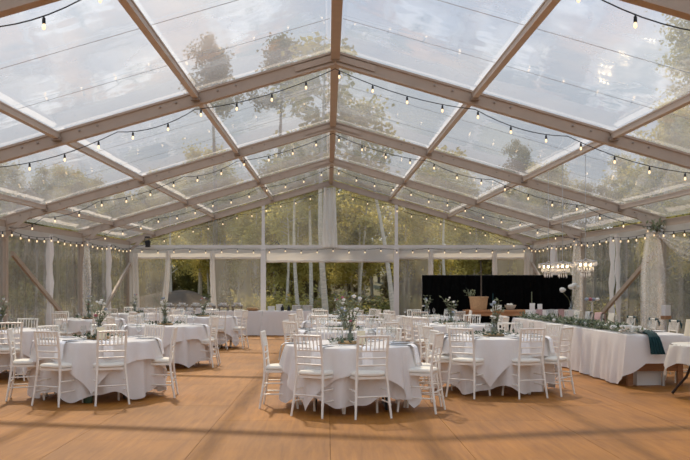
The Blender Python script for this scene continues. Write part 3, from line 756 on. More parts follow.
MB().box((0, 0, 0), (0.38, 0.3, 0.20)).build('box_body', 'box_white', bx, False)
MB().box((-0.004, -0.004, 0.2), (0.384, 0.304, 0.222)).build('box_lid', 'box_white', bx, False)
sp = MB().tube([(4.98, 12.92, 0), (4.98, 12.92, 0.36)], 0.025, 10).build('steel_pole', 'steel'); tag(sp, 'short grey steel prop beside the white box under the head table', 'pole')
# garland along the front edge
def garland(name, pts, seed, n, label, blooms=8, wid=0.16):
    rng = random.Random(seed); o = Vector(pts[0]); t = thing(name, label, 'garland', o)
    lv = [MB(), MB()]
    P = [Vector(p) - o for p in pts]
    for k in range(n):
        u = rng.random() * (len(P) - 1); i = int(u); p = P[i].lerp(P[min(i + 1, len(P) - 1)], u - i)
        p = p + Vector((rng.gauss(0, wid * 0.5), rng.gauss(0, 0.05), abs(rng.gauss(0, 0.045)) + 0.004))
        dv = Vector((rng.uniform(-1, 1), rng.uniform(-1, 1), rng.uniform(0.0, 0.7)))
        lv[rng.random() < 0.35].leaf(p, dv, Vector((rng.uniform(-.5, .5), rng.uniform(-.5, .5), 1)), rng.uniform(0.06, 0.11), rng.uniform(0.03, 0.05))
    tag(lv[0].build('greenery', 'leaf_sage', t, False), kind='stuff'); tag(lv[1].build('dark_greenery', 'leaf_dark', t, False), kind='stuff')
    MB().tube([p + Vector((0, 0, 0.015)) for p in P], 0.01, 5).build('vine_stem', 'stem', t)
    for k in range(blooms):
        u = rng.random() * (len(P) - 1); i = int(u); p = P[i].lerp(P[min(i + 1, len(P) - 1)], u - i)
        MB().blob((p.x + rng.gauss(0, 0.06), p.y, p.z + 0.06), rng.uniform(0.035, 0.06), rng).build('bloom', 'bloom_white', t)
    return t
garland('greenery_garland', [(4.62, 13.4, 0.768), (4.58, 15, 0.768), (4.62, 16.5, 0.768), (4.55, 18, 0.768), (4.6, 20.4, 0.768)], 11, 2400, 'long green leafy garland with white blooms along the front of the head table', 16)
rb = thing('rose_bouquet', 'heap of white roses at the near corner of the head table', 'flowers', (4.56, 13.02, 0.768))
rng = random.Random(3)
for k in range(20):
    MB().blob((rng.uniform(-0.18, 0.16), rng.uniform(-0.16, 0.25), 0.035 + rng.uniform(0, 0.07)), rng.uniform(0.035, 0.055), rng).build('rose', 'bloom_white', rb)
mb = MB()
for k in range(60):
    mb.leaf(Vector((rng.uniform(-0.2, 0.2), rng.uniform(-0.2, 0.3), rng.uniform(0.01, 0.06))), Vector((rng.uniform(-1, 1), rng.uniform(-1, 1), 0.3)), Vector((0, 0, 1)), 0.09, 0.04)
tag(mb.build('rose_leaves', 'leaf_sage', rb, False), kind='stuff')
# teal runner: along the table and falling over the near end
rpath = []
for k in range(26): rpath.append((4.98 + 0.04 * math.sin(k * 0.9) - 0.24 * max(0, (k - 18) / 7) ** 1.5, 20.2 - k * (20.2 - 12.85) / 25, 0.776))
rpath += [(4.73, 12.72, 0.768), (4.735, 12.67, 0.735), (4.745, 12.635, 0.66), (4.76, 12.61, 0.56), (4.775, 12.60, 0.49)]
def rf(u, v):
    k = v * (len(rpath) - 1); i = min(int(k), len(rpath) - 2); q = k - i
    p = Vector(rpath[i]).lerp(Vector(rpath[i + 1]), q); wv = (u - 0.5) * (0.34 if v < 0.72 else max(0.14, 0.34 - 1.6 * (v - 0.72)) + (0.6 * (v - 0.86) if v > 0.86 else 0))
    n_ = (0.012 if v < 0.75 else 0.028) * abs(math.sin(u * 16 + v * 9)); hang = v > 0.87
    return (p.x + wv, p.y - (n_ + 0.012 if hang else 0), p.z + (0 if hang else n_))
tag(MB().grid(rf, 18, 90).build('table_runner', 'teal'), 'dark teal cloth runner falling over the near end of the head table', 'runner')
# place settings on the head table
for k in range(9):
    y = 13.6 + k * 0.8
    q = tag(MB().lathe([(0.08, 0), (0.125, 0.012), (0.13, 0.016), (0.08, 0.006), (0.01, 0.005)], 20).build('plate', 'pottery'), 'white dinner plate on the wall side of the head table, %s from near end' % ('first second third fourth fifth sixth seventh eighth ninth'.split()[k]), 'plate', 'plates on the head table'); q.location = (5.14, y, 0.768)
    gl = link('wine_glass', glass_me); gl.location = (4.93, y + 0.2, 0.79); gl.location.x = 5.1
    gl.location.z = 0.768; tag(gl, 'clear stemmed glass on the head table beside the %s plate from its near end' % ('first second third fourth fifth sixth seventh eighth ninth'.split()[k]), 'glass', 'glasses on the head table')
# chairs behind the head table with teal bows, then sashes and covers further on
NUM = 'first second third fourth fifth sixth seventh eighth'.split()
bow_mb = MB()
for s in (-1, 1):
    bow_mb.blob((s * 0.16, -0.245, 0.905), 0.03, random.Random(2), 0.8, 7)
    bow_mb.tube([(s * 0.16, -0.25, 0.9), (s * 0.19, -0.262, 0.86), (s * 0.185, -0.262, 0.80)], [0.012, 0.016, 0.008], 5)
bow_l = MB()
def bow(s):
    m = MB(); m.blob((s * 0.16, -0.238, 0.905), 0.034, random.Random(2), 0.8, 7); m.tube([(s * 0.16, -0.25, 0.9), (s * 0.195, -0.27, 0.85), (s * 0.19, -0.27, 0.79)], [0.014, 0.018, 0.008], 5); return m.mesh('ribbon_bow', 'teal')
bows = [bow(-1), bow(1)]
def chair_cover(mat1):
    m = MB()
    def f(u, v):
        x = (u - 0.5) * 0.40; a = v
        z = 0.50 + (0.935 - 0.50) * min(1, a * 2) if a < 0.5 else 0.935 - (a - 0.5) * 2 * 0.5
        y = -0.262 - 0.008 * math.sin(x * 60) if a < 0.5 else -0.165 + 0.006 * math.sin(x * 60)
        if 0.44 < a < 0.56: z = 0.945; y = -0.262 + (a - 0.44) / 0.12 * 0.095
        return (x, y, z)
    m.grid(f, 12, 24); return m.mesh('chair_drape', mat1)
covers = [chair_cover('linen_cream'), chair_cover('pink_cloth'), chair_cover('grey_cloth')]
for k, y in enumerate((13.5, 14.45, 15.4, 16.5, 17.5, 18.35, 19.1, 19.9)):
    o = place_chair(5.52, y, R(90) + 0.06 * math.sin(k * 3), 'white spindle-back chair behind the head table, %s from the near end' % NUM[k], 'chairs behind the head table')
    if k < 4:
        for b in bows: link('ribbon_bow', b, o)
        o['label'] += ', teal bows'
    else:
        link('chair_drape', covers[(k - 4) % 3], o)
        o['label'] += ', draped with cloth'

# sweetheart corner seat draped with blankets (faces the room, near the wall)
sf = thing('draped_bench', 'white covered bench with pink and grey throws near the right wall', 'bench', (5.25, 20.95, 0), R(8))
MB().box((-0.55, -0.02, 0.0), (0.75, 0.5, 0.45)).build('seat_base', 'linen', sf, False)
MB().grid(lambda u, v: (-0.55 + 1.3 * u, -0.05 + 0.02 * math.sin(u * 30) - 0.03 * v, 0.40 + 0.55 * v), 30, 4).build('back_cover', 'linen', sf)
for k, (x, m) in enumerate(((-0.3, 'pink_cloth'), (0.0, 'grey_cloth'), (0.25, 'pink_cloth'))):
    MB().grid(lambda u, v: (x + 0.16 * u, -0.10 - 0.01 * math.sin(u * 12) - 0.03 * v, 0.5 + 0.46 * v), 8, 6).build('throw_blanket', m, sf)

# ------------------------------------------------------------------ small lamp table at the right edge
st = thing('side_table', 'small occasional table with curved dark legs at the right edge', 'table', (5.02, 11.62, 0), 0.2)
MB().lathe([(0.40, 0.66), (0.42, 0.665), (0.42, 0.69), (0.41, 0.695)], 28).build('tabletop', 'dark_iron', st)
for k in range(4):
    a = PI / 4 + k * PI / 2
    pts = [(0.10 * math.cos(a), 0.10 * math.sin(a), 0.66), (0.14 * math.cos(a), 0.14 * math.sin(a), 0.45), (0.22 * math.cos(a), 0.22 * math.sin(a), 0.25), (0.34 * math.cos(a), 0.34 * math.sin(a), 0.10), (0.40 * math.cos(a), 0.40 * math.sin(a), 0.015)]
    MB().tube(pts, [0.022, 0.02, 0.018, 0.016, 0.02], 8).build('leg', 'dark_iron', st)
def sc(u, v):
    a = 2 * PI * u; L = 0.66 / max(abs(math.cos(a)), abs(math.sin(a))); drop = max(0.05, min(L, 0.86) - 0.42) * 0.98
    if v < 0.3: r = 0.002 + 0.42 * v / 0.3; z = 0.702
    else:
        q = (v - 0.3) / 0.7; r = 0.428 + 0.03 * q + 0.10 * drop * q + 0.03 * q * math.sin(10 * a + 1); z = 0.700 - drop * q
    return (r * math.cos(a), r * math.sin(a), z)
o = MB().grid(sc, 96, 14, close=True).build('tablecloth', 'linen_cream'); o.location = (5.02, 11.62, 0); o.rotation_euler = (0, 0, 0.55)
tag(o, 'short cream cloth with pointed corners on the small table at the right edge', 'tablecloth')
lp = thing('table_lamp', 'table lamp with a cream drum shade on the small right-edge table', 'lamp', (4.97, 11.68, 0.7035))
MB().lathe([(0.06, 0), (0.065, 0.012), (0.02, 0.02), (0.012, 0.06), (0.02, 0.09), (0.010, 0.12), (0.010, 0.2)], 14).build('lamp_base', 'glass', lp)
MB().lathe([(0.175, 0.10), (0.18, 0.10), (0.15, 0.32), (0.145, 0.32)], 24, cap=False).build('lamp_shade', 'shade', lp)

# ------------------------------------------------------------------ box speaker on the right column, spotlight, bouquet on the column
sk = thing('wall_speaker', 'small white and brown box on a pole stand before the right draped column', 'speaker', (6.45, 16.6, 0.86), 0.3)
MB().box((-0.06, -0.06, 0.06), (0.06, 0.06, 0.27)).build('cabinet', 'box_white', sk, False)
MB().box((-0.068, -0.068, 0.0), (0.068, 0.068, 0.07)).build('base_cap', 'brass_wood', sk, False)
MB().lathe([(0.13, -0.86), (0.13, -0.845), (0.018, -0.83), (0.018, 0.0)], 12).build('stand_pole', 'steel', sk)
sl = thing('spotlight', 'black spotlight clamped under the gable rafter in the left back corner', 'spotlight', (-5.85, BACK - 0.25, 2.95))
MB().lathe([(0.07, -0.14), (0.085, -0.13), (0.085, 0.05), (0.05, 0.09)], 12).build('lamp_housing', 'black', sl)
MB().box((-0.1, -0.015, -0.02), (-0.085, 0.015, 0.2)).build('yoke', 'black', sl, False)
MB().box((-0.1, -0.02, 0.17), (0.04, 0.16, 0.21)).build('clamp', 'black', sl, False)
fb = thing('column_bouquet', 'small bouquet of leaves and white flowers tied at the top of the right column', 'flowers', (XR - 0.25, 17.28, tz(EAVE_H, 17.5) - 0.03))
rng = random.Random(8); mb = MB()
for k in range(70): mb.leaf(Vector((rng.gauss(0, 0.07), rng.gauss(0, 0.04), rng.gauss(0, 0.05))), Vector((rng.uniform(-1, 1), rng.uniform(-1, 0.4), rng.uniform(-1, 1))), Vector((0, 0, 1)), 0.12, 0.05)
tag(mb.build('bouquet_leaves', 'leaf_sage', fb, False), kind='stuff')
for k in range(4): MB().blob((rng.gauss(0, 0.07), -0.06, rng.gauss(0, 0.05)), 0.04, rng).build('bloom', 'bloom_white', fb)

# ------------------------------------------------------------------ chandeliers
def chandelier(x, d, z, lab, seed):
    rng = random.Random(seed); t = thing('crystal_chandelier', lab, 'chandelier', (x, d, z), 0, 'crystal chandeliers hanging from the purlin')
    top = tz(3.0 - SLOPE * PURL[1], d) - z
    MB().tube([(0, 0, 0.14), (0, 0, top)], 0.005, 5).build('suspension_wire', 'steel', t)
    for r, zz in ((0.17, 0.10), (0.12, 0.02), (0.07, -0.06)):
        MB().tube([(r * math.cos(a * PI / 12), r * math.sin(a * PI / 12), zz) for a in range(25)], 0.007, 5).build('ring', 'steel', t)
    for k in range(3):
        a = 2 * PI * k / 3; MB().tube([(0, 0, 0.14), (0.17 * math.cos(a), 0.17 * math.sin(a), 0.10), (0.07 * math.cos(a), 0.07 * math.sin(a), -0.06)], 0.005, 5).build('arm', 'steel', t)
    mb = MB()
    for r, zz, n in ((0.17, 0.10, 26), (0.12, 0.02, 18), (0.07, -0.06, 12)):
        for k in range(n):
            a = 2 * PI * k / n; l = rng.uniform(0.06, 0.10); w_ = 0.011; px, py = r * math.cos(a), r * math.sin(a)
            mb.add([(px, py, zz), (px + w_, py, zz - l * 0.6), (px, py + w_, zz - l * 0.6), (px - w_, py, zz - l * 0.6), (px, py - w_, zz - l * 0.6), (px, py, zz - l)], [(0, 1, 2), (0, 2, 3), (0, 3, 4), (0, 4, 1), (5, 2, 1), (5, 3, 2), (5, 4, 3), (5, 1, 4)])
    tag(mb.build('crystal_drops', 'crystal', t, False), kind='stuff')
    for k in range(6):
        a = 2 * PI * k / 6 + 0.3
        MB().lathe([(0.006, 0.0), (0.013, 0.015), (0.012, 0.03), (0.003, 0.05)], 8, (0.085 * math.cos(a), 0.085 * math.sin(a), 0.02)).build('lamp_bulb', 'warm_bulb', t)
chandelier(CX + 3.85, 15.6, 1.79, 'farthest of the three crystal chandeliers, left in the row', 1)
chandelier(CX + 3.85, 14.65, 1.77, 'middle one of the three crystal chandeliers', 2)
chandelier(CX + 3.85, 13.35, 1.76, 'nearest of the three crystal chandeliers, right in the row', 3)

# ------------------------------------------------------------------ black backdrop and wooden bar
bd = thing('black_backdrop', 'low black curtain backdrop on a pipe frame behind the bar', 'backdrop', (2.46, 22.75, 0))
for k in range(5):
    x0 = k * 0.785
    MB().grid(lambda u, v: (x0 + 0.80 * u, 0.03 * math.sin((x0 + 0.8 * u) * 26) + 0.01 * math.sin(v * 5 + u * 9), 0.02 + 1.79 * v), 40, 6).build('curtain_panel', 'black_cloth', bd)
for x in (0.02, 2.0, 3.92):
    MB().tube([(x, 0.07, 0), (x, 0.07, 1.78)], 0.02, 8).build('upright_pipe', 'steel', bd)
MB().tube([(0, 0.06, 1.80), (3.94, 0.06, 1.80)], 0.015, 8).build('cross_pipe', 'black', bd)
BZ = 0.92
bar = thing('bar_counter', 'wooden bar counter with plank top in front of the black backdrop', 'counter', (3.45, 21.75, 0))
for k in range(3):
    MB().box((0, k * 0.19, BZ - 0.045), (2.25, k * 0.19 + 0.185, BZ)).build('top_plank', 'bar_wood', bar, False)
for x in (0.06, 2.09):
    for y in (0.04, 0.47): MB().box((x, y, 0), (x + 0.08, y + 0.06, BZ - 0.045)).build('leg', 'bar_wood', bar, False)
MB().box((0.14, 0.05, BZ - 0.15), (2.09, 0.08, BZ - 0.045)).build('apron', 'bar_wood', bar, False)
def on_bar(px): return (px, 21.95, BZ)
bk = thing('wicker_basket', 'tan wicker basket holding a bare sapling on the bar', 'basket', on_bar(3.80))
MB().lathe([(0.19, 0), (0.2, 0.02), (0.235, 0.30), (0.24, 0.32), (0.215, 0.32), (0.18, 0.04)], 4 * 6).build('basket_body', 'wicker', bk)
MB().tube([(0.24 * math.cos(a * PI / 12), 0.24 * math.sin(a * PI / 12), 0.32) for a in range(25)], 0.018, 6).build('rim', 'wicker', bk)
MB().tube([(0.06, 0, 0.05), (0.07, 0.01, 0.7), (0.055, 0, 1.25)], [0.022, 0.017, 0.012], 6).build('sapling_trunk', 'bark_dark', bk)
rng = random.Random(4); mb = MB()
for k in range(50): mb.leaf(Vector((-0.22 + rng.gauss(0, 0.06), rng.gauss(0, 0.05), 0.33 + abs(rng.gauss(0, 0.09)))), Vector((rng.uniform(-1, 0.5), rng.uniform(-1, 1), rng.uniform(0, 1))), Vector((0, 0, 1)), 0.08, 0.03)
tag(mb.build('sprig_leaves', 'leaf_sage', bk, False), kind='stuff')
for k, (px, h, m, lab) in enumerate(((4.16, 0.40, 'teal', 'tall slim green taper candle on the bar beside the basket'), (5.14, 0.44, 'leaf_sage', 'tall slim green taper candle on the bar near the picture cards'))):
    t = thing('taper_candle', lab, 'candle', on_bar(px)); MB().lathe([(0.04, 0), (0.04, 0.01), (0.014, 0.02), (0.016, 0.1)], 10).build('candle_holder', 'pottery', t); MB().lathe([(0.014, 0.1), (0.012, h), (0.003, h + 0.02)], 8).build('candle_stick', m, t)
for k, (px, wd, h) in enumerate(((4.28, 0.16, 0.13), (5.13, 0.13, 0.17), (5.32, 0.12, 0.15))):
    lab = ('white card standing on the bar next to the basket', 'white card standing on the bar below the green candle', 'white card at the right end of the bar')[k]
    t = thing('framed_card', lab, 'card', (on_bar(px)[0], 21.85, BZ)); MB().box((-wd / 2, -0.004, 0), (wd / 2, 0.004, h)).build('card_sheet', 'card_white', t, False); MB().box((-wd / 2, 0, 0), (wd / 2, 0.05, 0.008)).build('card_stand', 'bar_wood', t, False)
bo = thing('bread_bowl', 'pale bowl with sprigs in the middle of the bar', 'bowl', on_bar(4.60))
MB().lathe([(0.08, 0), (0.09, 0.01), (0.15, 0.12), (0.14, 0.12), (0.08, 0.02)], 16).build('bowl_body', 'grey_wicker', bo)
for k in range(4): MB().blob((rng.uniform(-0.08, 0.08), rng.uniform(-0.06, 0.06), 0.13), 0.04, rng).build('bun', 'bloom_white', bo)
fv = thing('flower_vase', 'glass vase of white hydrangeas in front of the black backdrop', 'vase', (5.98, 21.3, 0.0))
MB().lathe([(0.16, 0), (0.17, 0.01), (0.03, 0.03), (0.03, 0.85), (0.18, 0.88), (0.18, 0.90), (0.02, 0.905)], 16).build('pedestal', 'dark_iron', fv)
MB().lathe([(0.09, 0.91), (0.10, 0.93), (0.05, 1.10), (0.035, 1.22), (0.05, 1.26)], 14, cap=False).build('vase_body', 'glass', fv)
for k, (x, z, r) in enumerate(((-0.24, 1.42, 0.075), (-0.02, 1.50, 0.075), (0.07, 1.54, 0.075), (0.14, 1.48, 0.07))):
    bl = MB().blob((x, 0.03 * k, z), r, rng, 0.85, 10).build('hydrangea', 'bloom_white', fv)
    MB().tube([(0, 0, 0.95), (x * 0.4, 0, 1.22), (x, 0.03 * k, z - 0.05)], 0.006, 5).build('flower_stem', 'stem', bl)
# small posy in teal and pink on a stand beside the chandelier column
ps = thing('posy_stand', 'bright teal and pink posy on a thin stand beside the right wall', 'flowers', (5.95, 19.6, 0))
MB().lathe([(0.14, 0), (0.14, 0.012), (0.016, 0.02), (0.012, 1.14), (0.07, 1.16)], 12).build('stand_pole', 'white_paint', ps)
for k, m in enumerate(('bloom_blue', 'bloom_pink', 'bloom_blue', 'bloom_white')): MB().blob((-0.12 + 0.08 * k, 0, 1.21), 0.05, rng).build('posy_bloom', m, ps)

# ------------------------------------------------------------------ buffet at the back
def buffet(x0, x1, lab, seed):
    b = thing('buffet_table', 'folding buffet table under a long cloth, ' + lab, 'table', (x0, 26.95, 0))
    MB().box((0.01, 0.01, 0.73), (x1 - x0 - 0.01, 0.74, 0.76)).build('tabletop', 'bar_wood', b, False)
    for x in (0.15, x1 - x0 - 0.15):
        for y in (0.1, 0.65): MB().tube([(x, y, 0), (x, y, 0.73)], 0.016, 6).build('leg', 'black', b)
    c = drape_rect('tablecloth', x1 - x0, 0.75, 0.77, (0.02, 0.02, 0.02, 0.02), 'linen', seed, flare=0.04, fold=0.014)
    c.rotation_euler = (0, 0, -PI / 2); c.location = (x0, 26.95 + 0.75, 0); tag(c, 'plain floor-length white cloth on the buffet table, ' + lab, 'tablecloth', 'buffet cloths')
buffet(-6.0, -4.2, 'left end of the back row', 1); buffet(-4.1, -2.08, 'middle of the back row', 2); buffet(-2.0, -0.5, 'right end of the back row', 3)
for k in range(6):
    x = -5.0 + k * 0.43
    t = thing('serving_tray', 'dark wooden riser stacked with white bowls on the buffet, %s from the left' % NUM[k], 'tray', (x, 27.3, 0.772), 0, 'risers with white bowls on the buffet')
    MB().box((-0.18, -0.14, 0.10), (0.18, 0.14, 0.135)).build('tray_board', 'tray', t, False)
    for sx in (-0.15, 0.12): MB().box((sx, -0.12, 0), (sx + 0.03, 0.12, 0.10)).build('riser_foot', 'tray', t, False)
    rng = random.Random(k)
    for q in range(5):
        MB().lathe([(0.035, 0), (0.06, 0.03), (0.062, 0.055), (0.05, 0.055), (0.03, 0.02)], 10, (-0.11 + 0.055 * q, rng.uniform(-0.06, 0.06), 0.136 + (0.055 if q in (1, 3) else 0) + (0.05 if q == 2 else 0) * (k % 2))).build('bowl', 'pottery', t)
pl_me = MB().lathe([(0.07, 0), (0.11, 0.012), (0.115, 0.09), (0.10, 0.095), (0.02, 0.09)], 14).mesh('plate_stack', 'pottery')
for k in range(8):
    o = link('plate_stack', pl_me); o.location = (-5.8 + k * 0.30, 27.06, 0.772); tag(o, 'stack of white plates at the front edge of the buffet, %s from the left' % NUM[k], 'plates', 'plate stacks on the buffet')
br = thing('bread_basket', 'low basket of brown bread rolls on the buffet left of the centre post', 'basket', (-2.35, 27.15, 0.772))
MB().lathe([(0.14, 0), (0.17, 0.01), (0.21, 0.06), (0.19, 0.06), (0.15, 0.02)], 18).build('basket_body', 'wicker', br)
for k in range(8): MB().blob((rng.uniform(-0.13, 0.13), rng.uniform(-0.1, 0.1), 0.075), 0.05, rng, 0.7).build('bread_roll', 'bread', br)
for x, r, h, m, lab in ((-1.78, 0.11, 0.14, 'linen_cream', 'shorter cream round box on the right buffet end'), (-1.52, 0.11, 0.20, 'linen_cream', 'taller cream round box on the right buffet end'), (-0.98, 0.15, 0.17, 'grey_wicker', 'left grey wicker drum basket on the right buffet end'), (-0.66, 0.15, 0.17, 'grey_wicker', 'right grey wicker drum basket on the right buffet end')):
    t = thing('round_box', lab, 'box', (x, 27.3, 0.772)); MB().lathe([(r, 0), (r, h * 0.75)], 18).build('box_body', m, t); MB().lathe([(r * 1.04, h * 0.75), (r * 1.04, h - 0.01), (r * 0.98, h)], 18).build('box_lid', m, t)
for k, x in enumerate((-1.42, -1.22)):
    o = tag(MB().lathe([(0.05, 0), (0.05, 0.1), (0.02, 0.14), (0.018, 0.18)], 10).build('dark_bottle', 'black'), ('left' if k == 0 else 'right') + ' small dark bottle on the buffet before the round boxes', 'bottle', 'small dark bottles on the buffet'); o.location = (x, 27.12, 0.772)
bg_ = thing('black_handbag', 'black handbag lying on the cloth of the far left edge table', 'bag', (-5.42, 13.95, 0.768), 0.3)
MB().box((-0.12, -0.05, 0.0), (0.10, 0.05, 0.11)).build('bag_body', 'black', bg_, False)
MB().box((-0.125, -0.056, 0.07), (0.105, 0.056, 0.118)).build('bag_flap', 'black', bg_, False)
jug = thing('green_bottle', 'dark green bottle standing on the floor under the front left table', 'bottle', (-3.02, 10.95, 0))
MB().lathe([(0.055, 0), (0.06, 0.02), (0.06, 0.2), (0.02, 0.28), (0.018, 0.34)], 12).build('bottle_body', 'leaf_dark', jug)
MB().lathe([(0.02, 0.34), (0.02, 0.36)], 8).build('bottle_cap', 'black', jug)

# ------------------------------------------------------------------ forest
def tree_variant(seed, h, crown0, rad, leaves, leafmat, bark, lean=0.0, lsize=0.2, trunk_r=0.14):
    rng = random.Random(seed)
    tb = MB(); pts = []; rs = []
    for k in range(9):
        u = k / 8; pts.append(Vector((lean * h * u * u + 0.12 * math.sin(u * 5 + seed), 0.12 * math.sin(u * 4 + seed * 2), h * 0.97 * u))); rs.append(trunk_r * (1 - 0.85 * u))
    tb.tube(pts, rs, 8)
    cl = []
    for k in range(26):
        u = crown0 + (0.98 - crown0) * (k + rng.random()) / 26; i = min(int(u * 8), 7); p = pts[i].lerp(pts[i + 1], u * 8 - i)
        a = rng.uniform(0, 2 * PI); l = rad * (0.45 + 0.55 * rng.random()) * (1.0 - 0.75 * max(0, (u - crown0) / (1 - crown0) - 0.35))
        q = p + Vector((math.cos(a) * l, math.sin(a) * l, l * rng.uniform(0.1, 0.55)))
        tb.tube([p, p.lerp(q, 0.5) + Vector((0, 0, 0.08 * l)), q], [0.035 * (1.2 - u), 0.02, 0.008], 4)
        cl += [(q, 0.75), (p.lerp(q, 0.6), 0.6)]
    lv = MB()
    for k in range(leaves):
        c, s = rng.choice(cl); s *= rad * 0.45
        p = c + Vector((rng.gauss(0, s * 0.42), rng.gauss(0, s * 0.42), rng.gauss(0, s * 0.42)))
        dv = Vector((rng.uniform(-1, 1), rng.uniform(-1, 1), rng.uniform(-1, 0.5)))
        lv.leaf(p, dv, Vector((rng.uniform(-1, 1), rng.uniform(-1, 1), rng.uniform(-1, 1))), lsize * rng.uniform(0.7, 1.3), lsize * rng.uniform(0.5, 0.8))
    return tb.mesh('trunk', bark), lv.mesh('foliage', leafmat, False)
VAR = {
    'birch': tree_variant(1, 10.5, 0.30, 2.0, 10400, 'foliage_yellow', 'bark_birch', 0.01, 0.17, 0.15),
    'birch2': tree_variant(2, 9.0, 0.28, 1.8, 9200, 'foliage_yellow', 'bark_birch', -0.02, 0.17, 0.12),
    'green': tree_variant(3, 8.0, 0.15, 2.3, 13000, 'foliage_green', 'bark_dark', 0.0, 0.17, 0.13),
    'brown': tree_variant(4, 8.5, 0.2, 2.1, 10400, 'foliage_brown', 'bark_dark', 0.01, 0.17, 0.12),
    'tall': tree_variant(5, 14.5, 0.74, 1.5, 6000, 'foliage_brown', 'bark_dark', 0.0, 0.17, 0.17),
    'wide': tree_variant(8, 14.5, 0.50, 2.4, 10000, 'foliage_yellow', 'bark_dark', 0.0, 0.17, 0.17),
    'bare': tree_variant(6, 8.5, 0.62, 1.3, 1600, 'foliage_yellow', 'bark_birch', 0.02, 0.2, 0.10),
    'lean': tree_variant(7, 9.0, 0.62, 1.5, 1800, 'foliage_yellow', 'bark_birch', -0.05, 0.22, 0.11),
}
LAB = {'birch': ('birch_tree', 'yellow-green birch'), 'birch2': ('birch_tree', 'slim yellow-leaved birch'), 'green': ('leafy_tree', 'olive-green tree'),
       'brown': ('leafy_tree', 'brown autumn tree'), 'tall': ('tall_tree', 'tall tree'), 'wide': ('tall_tree', 'tall broad tree'), 'bare': ('birch_tree', 'thin white-trunked birch'), 'lean': ('birch_tree', 'thin leaning white-trunked birch')}
def bearing(px):
    for lim, w_ in ((128, ', beyond the left corner'), (262, ', left of the left gable post'), (328, ', just left of the centre drape'), (397, ', just right of the centre drape'), (535, ', right of the right gable post')):
        if px < lim: return w_
    return ', beyond the right corner'
def tree(kind, x, y, s, rz, where, tilt=0):
    nm, lb = LAB[kind]
    px = 328 + 870 * x / y
    if 'wall' in where and 'back' not in where: pos = ', towards the back' if y > 28 else (', beside the far tables' if y > 16 else ', beside the near tables')
    elif 'roof' in where or 'leaning' in where: pos = ''
    else: pos = bearing(px)
    t = thing(nm, lb + ' ' + where + pos, 'tree', (x, y, -0.25 + hill(y)), rz, lb + ' ' + where); t.scale = (s, s, s); t.rotation_euler = (0, tilt, rz)
    link('trunk', VAR[kind][0], t); link('foliage', VAR[kind][1], t)
rng = random.Random(21)
# birches close behind the back wall (trunks seen through the open bays)
for kind, x, y, s, rz in (('bare', -0.08, 33.0, 1.35, 3.0), ('bare', -0.75, 37.5, 1.05, 1.0), ('bare', -1.25, 36.0, 1.0, 2.0), ('birch2', -2.0, 42, 0.9, 0.5), ('bare', 0.9, 44, 0.9, 4.0), ('bare', -1.9, 39.5, 0.8, 5.0), ('bare', -2.6, 43, 0.8, 1.5), ('lean', 1.6, 41, 0.85, 2.0), ('bare', 5.2, 38, 0.95, 2.6), ('bare', -6.1, 45, 0.8, 2.2)):
    tree(kind, x, y, s, rz, 'close behind the back wall')
tree('bare', 2.66, 34.0, 1.1, 0.0, 'leaning left of the right gable post', -0.17)
for k in range(46):
    x = -27 + 54 * (k + rng.random()) / 46; y = rng.uniform(44, 56)
    tree(rng.choice(('birch', 'birch2', 'green', 'brown', 'green', 'birch')), x, y, rng.uniform(0.62, 0.9), rng.uniform(0, 6), 'in the forest behind the tent')
for k in range(16):
    x = -11 + 22 * (k + rng.random()) / 16; y = rng.uniform(40.5, 47)
    tree(rng.choice(('birch', 'birch2', 'birch')), x, y, rng.uniform(0.62, 0.78), rng.uniform(0, 6), 'whose crown fills the back gable')
for k in range(26):
    x = -34 + 68 * (k + rng.random()) / 26; y = rng.uniform(56, 68)
    tree(rng.choice(('birch', 'green', 'green', 'brown')), x, y, rng.uniform(0.7, 0.95), rng.uniform(0, 6), 'deep in the forest behind the tent')
for x, y, s in ((-5.75, 43.5, 1.0), (-2.5, 45.5, 1.06), (-18, 44, 0.72), (15.9, 37.5, 1.0), (20, 46, 1.1), (11.0, 50, 0.7)):
    tree('wide' if x > 12 else 'tall', x, y, s, rng.uniform(0, 6), 'behind the clear roof, %s' % {-5.75: 'left of the two central crowns', -2.5: 'right of the two central crowns', -18: 'near the left eave', 15.9: 'near the right edge', 20: 'farther off at the right edge', 11.0: 'low above the right eave'}[x])
for k in range(17):
    y = 3 + 36 * (k + rng.random()) / 17
    tree(rng.choice(('birch2', 'green', 'brown', 'bare', 'birch')), -rng.uniform(10.5, 17), y, rng.uniform(0.5, 0.75), rng.uniform(0, 6), 'outside the left wall')
    tree(rng.choice(('birch2', 'green', 'green', 'bare', 'birch')), rng.uniform(10.5, 17), y, rng.uniform(0.5, 0.8), rng.uniform(0, 6), 'outside the right wall')
for k in range(34):
    x = -22 + 44 * (k + rng.random()) / 34; y = rng.uniform(47, 60)
    tree(rng.choice(('green', 'brown', 'green')), x, y, rng.uniform(0.35, 0.5), rng.uniform(0, 6), 'low in the understory')
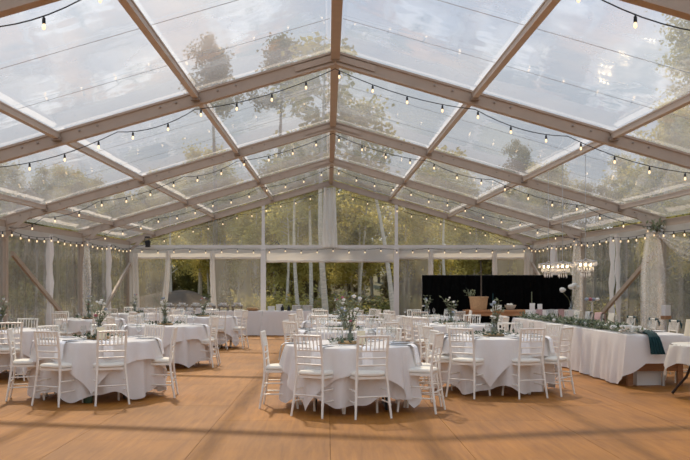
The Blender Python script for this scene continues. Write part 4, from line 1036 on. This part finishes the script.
# shrubs
def shrub_mesh(seed, n=1100, mat='foliage_green'):
    r_ = random.Random(seed); lv = MB()
    for k in range(n):
        a = r_.uniform(0, 2 * PI); rr = abs(r_.gauss(0, 0.55)); z = abs(r_.gauss(0.45, 0.35))
        dv = Vector((math.cos(a), math.sin(a), r_.uniform(-0.3, 1)))
        lv.leaf(Vector((rr * math.cos(a), rr * math.sin(a), z)), dv, Vector((r_.uniform(-1, 1), r_.uniform(-1, 1), 1)), r_.uniform(0.10, 0.2), r_.uniform(0.06, 0.11))
    for k in range(7):
        a = r_.uniform(0, 6.28)
    return lv.mesh('shrub_leaves', mat, False)
SHR = [shrub_mesh(1), shrub_mesh(2, 1100, 'foliage_yellow'), shrub_mesh(3, 1100, 'foliage_brown')]
twig_me = MB().tube([(0, 0, 0), (0.05, 0.02, 0.5), (0.02, 0, 0.9)], [0.03, 0.02, 0.008], 5).mesh('twig', 'bark_dark')
SL = ('olive-green shrub in the undergrowth behind the tent', 'yellow-green shrub in the undergrowth behind the tent', 'brown autumn shrub in the undergrowth behind the tent')
for k in range(84):
    x = -14 + 28 * rng.random(); y = rng.uniform(34, 46)
    if -8.5 < x < -4.6 and y < 41: continue
    i = rng.randrange(3); s = rng.uniform(0.6, 1.3)
    t = thing('shrub', SL[i] + bearing(328 + 870 * x / y), 'shrub', (x, y, -0.25), rng.uniform(0, 6), SL[i]); t.scale = (s * 1.2, s * 1.2, s)
    link('shrub_leaves', SHR[i], t); link('twig', twig_me, t)
gb = MB(); r_ = random.Random(9)
for k in range(9000):
    x = r_.uniform(-16, 16); y = r_.uniform(29.6, 44)
    if -8 < x < -4.4 and 31 < y < 42: continue
    h = r_.uniform(0.15, 0.55)
    gb.leaf(Vector((x, y, -0.25)), Vector((r_.uniform(-.4, .4), r_.uniform(-.4, .4), 1)), Vector((r_.uniform(-1, 1), r_.uniform(-1, 1), 0.1)), h + 0.2, 0.05)
tag(gb.build('tall_grass', 'undergrowth', None, False), 'tall yellowing grass growing behind the tent', 'grass', None, 'stuff')
dm = MB().grid(lambda u, v: (-9.5 + 5.5 * u, 33 + 11 * v, -0.28 + 1.65 * math.sin(PI * min(1, max(0, u))) ** 0.7 * math.sin(PI * v) ** 0.8 + 0.35 * noise.noise(Vector((u * 5, v * 7, 0)))), 30, 40).build('dirt_mound', 'dirt')
tag(dm, 'low mound of brown bare earth seen through the left back opening', 'mound')
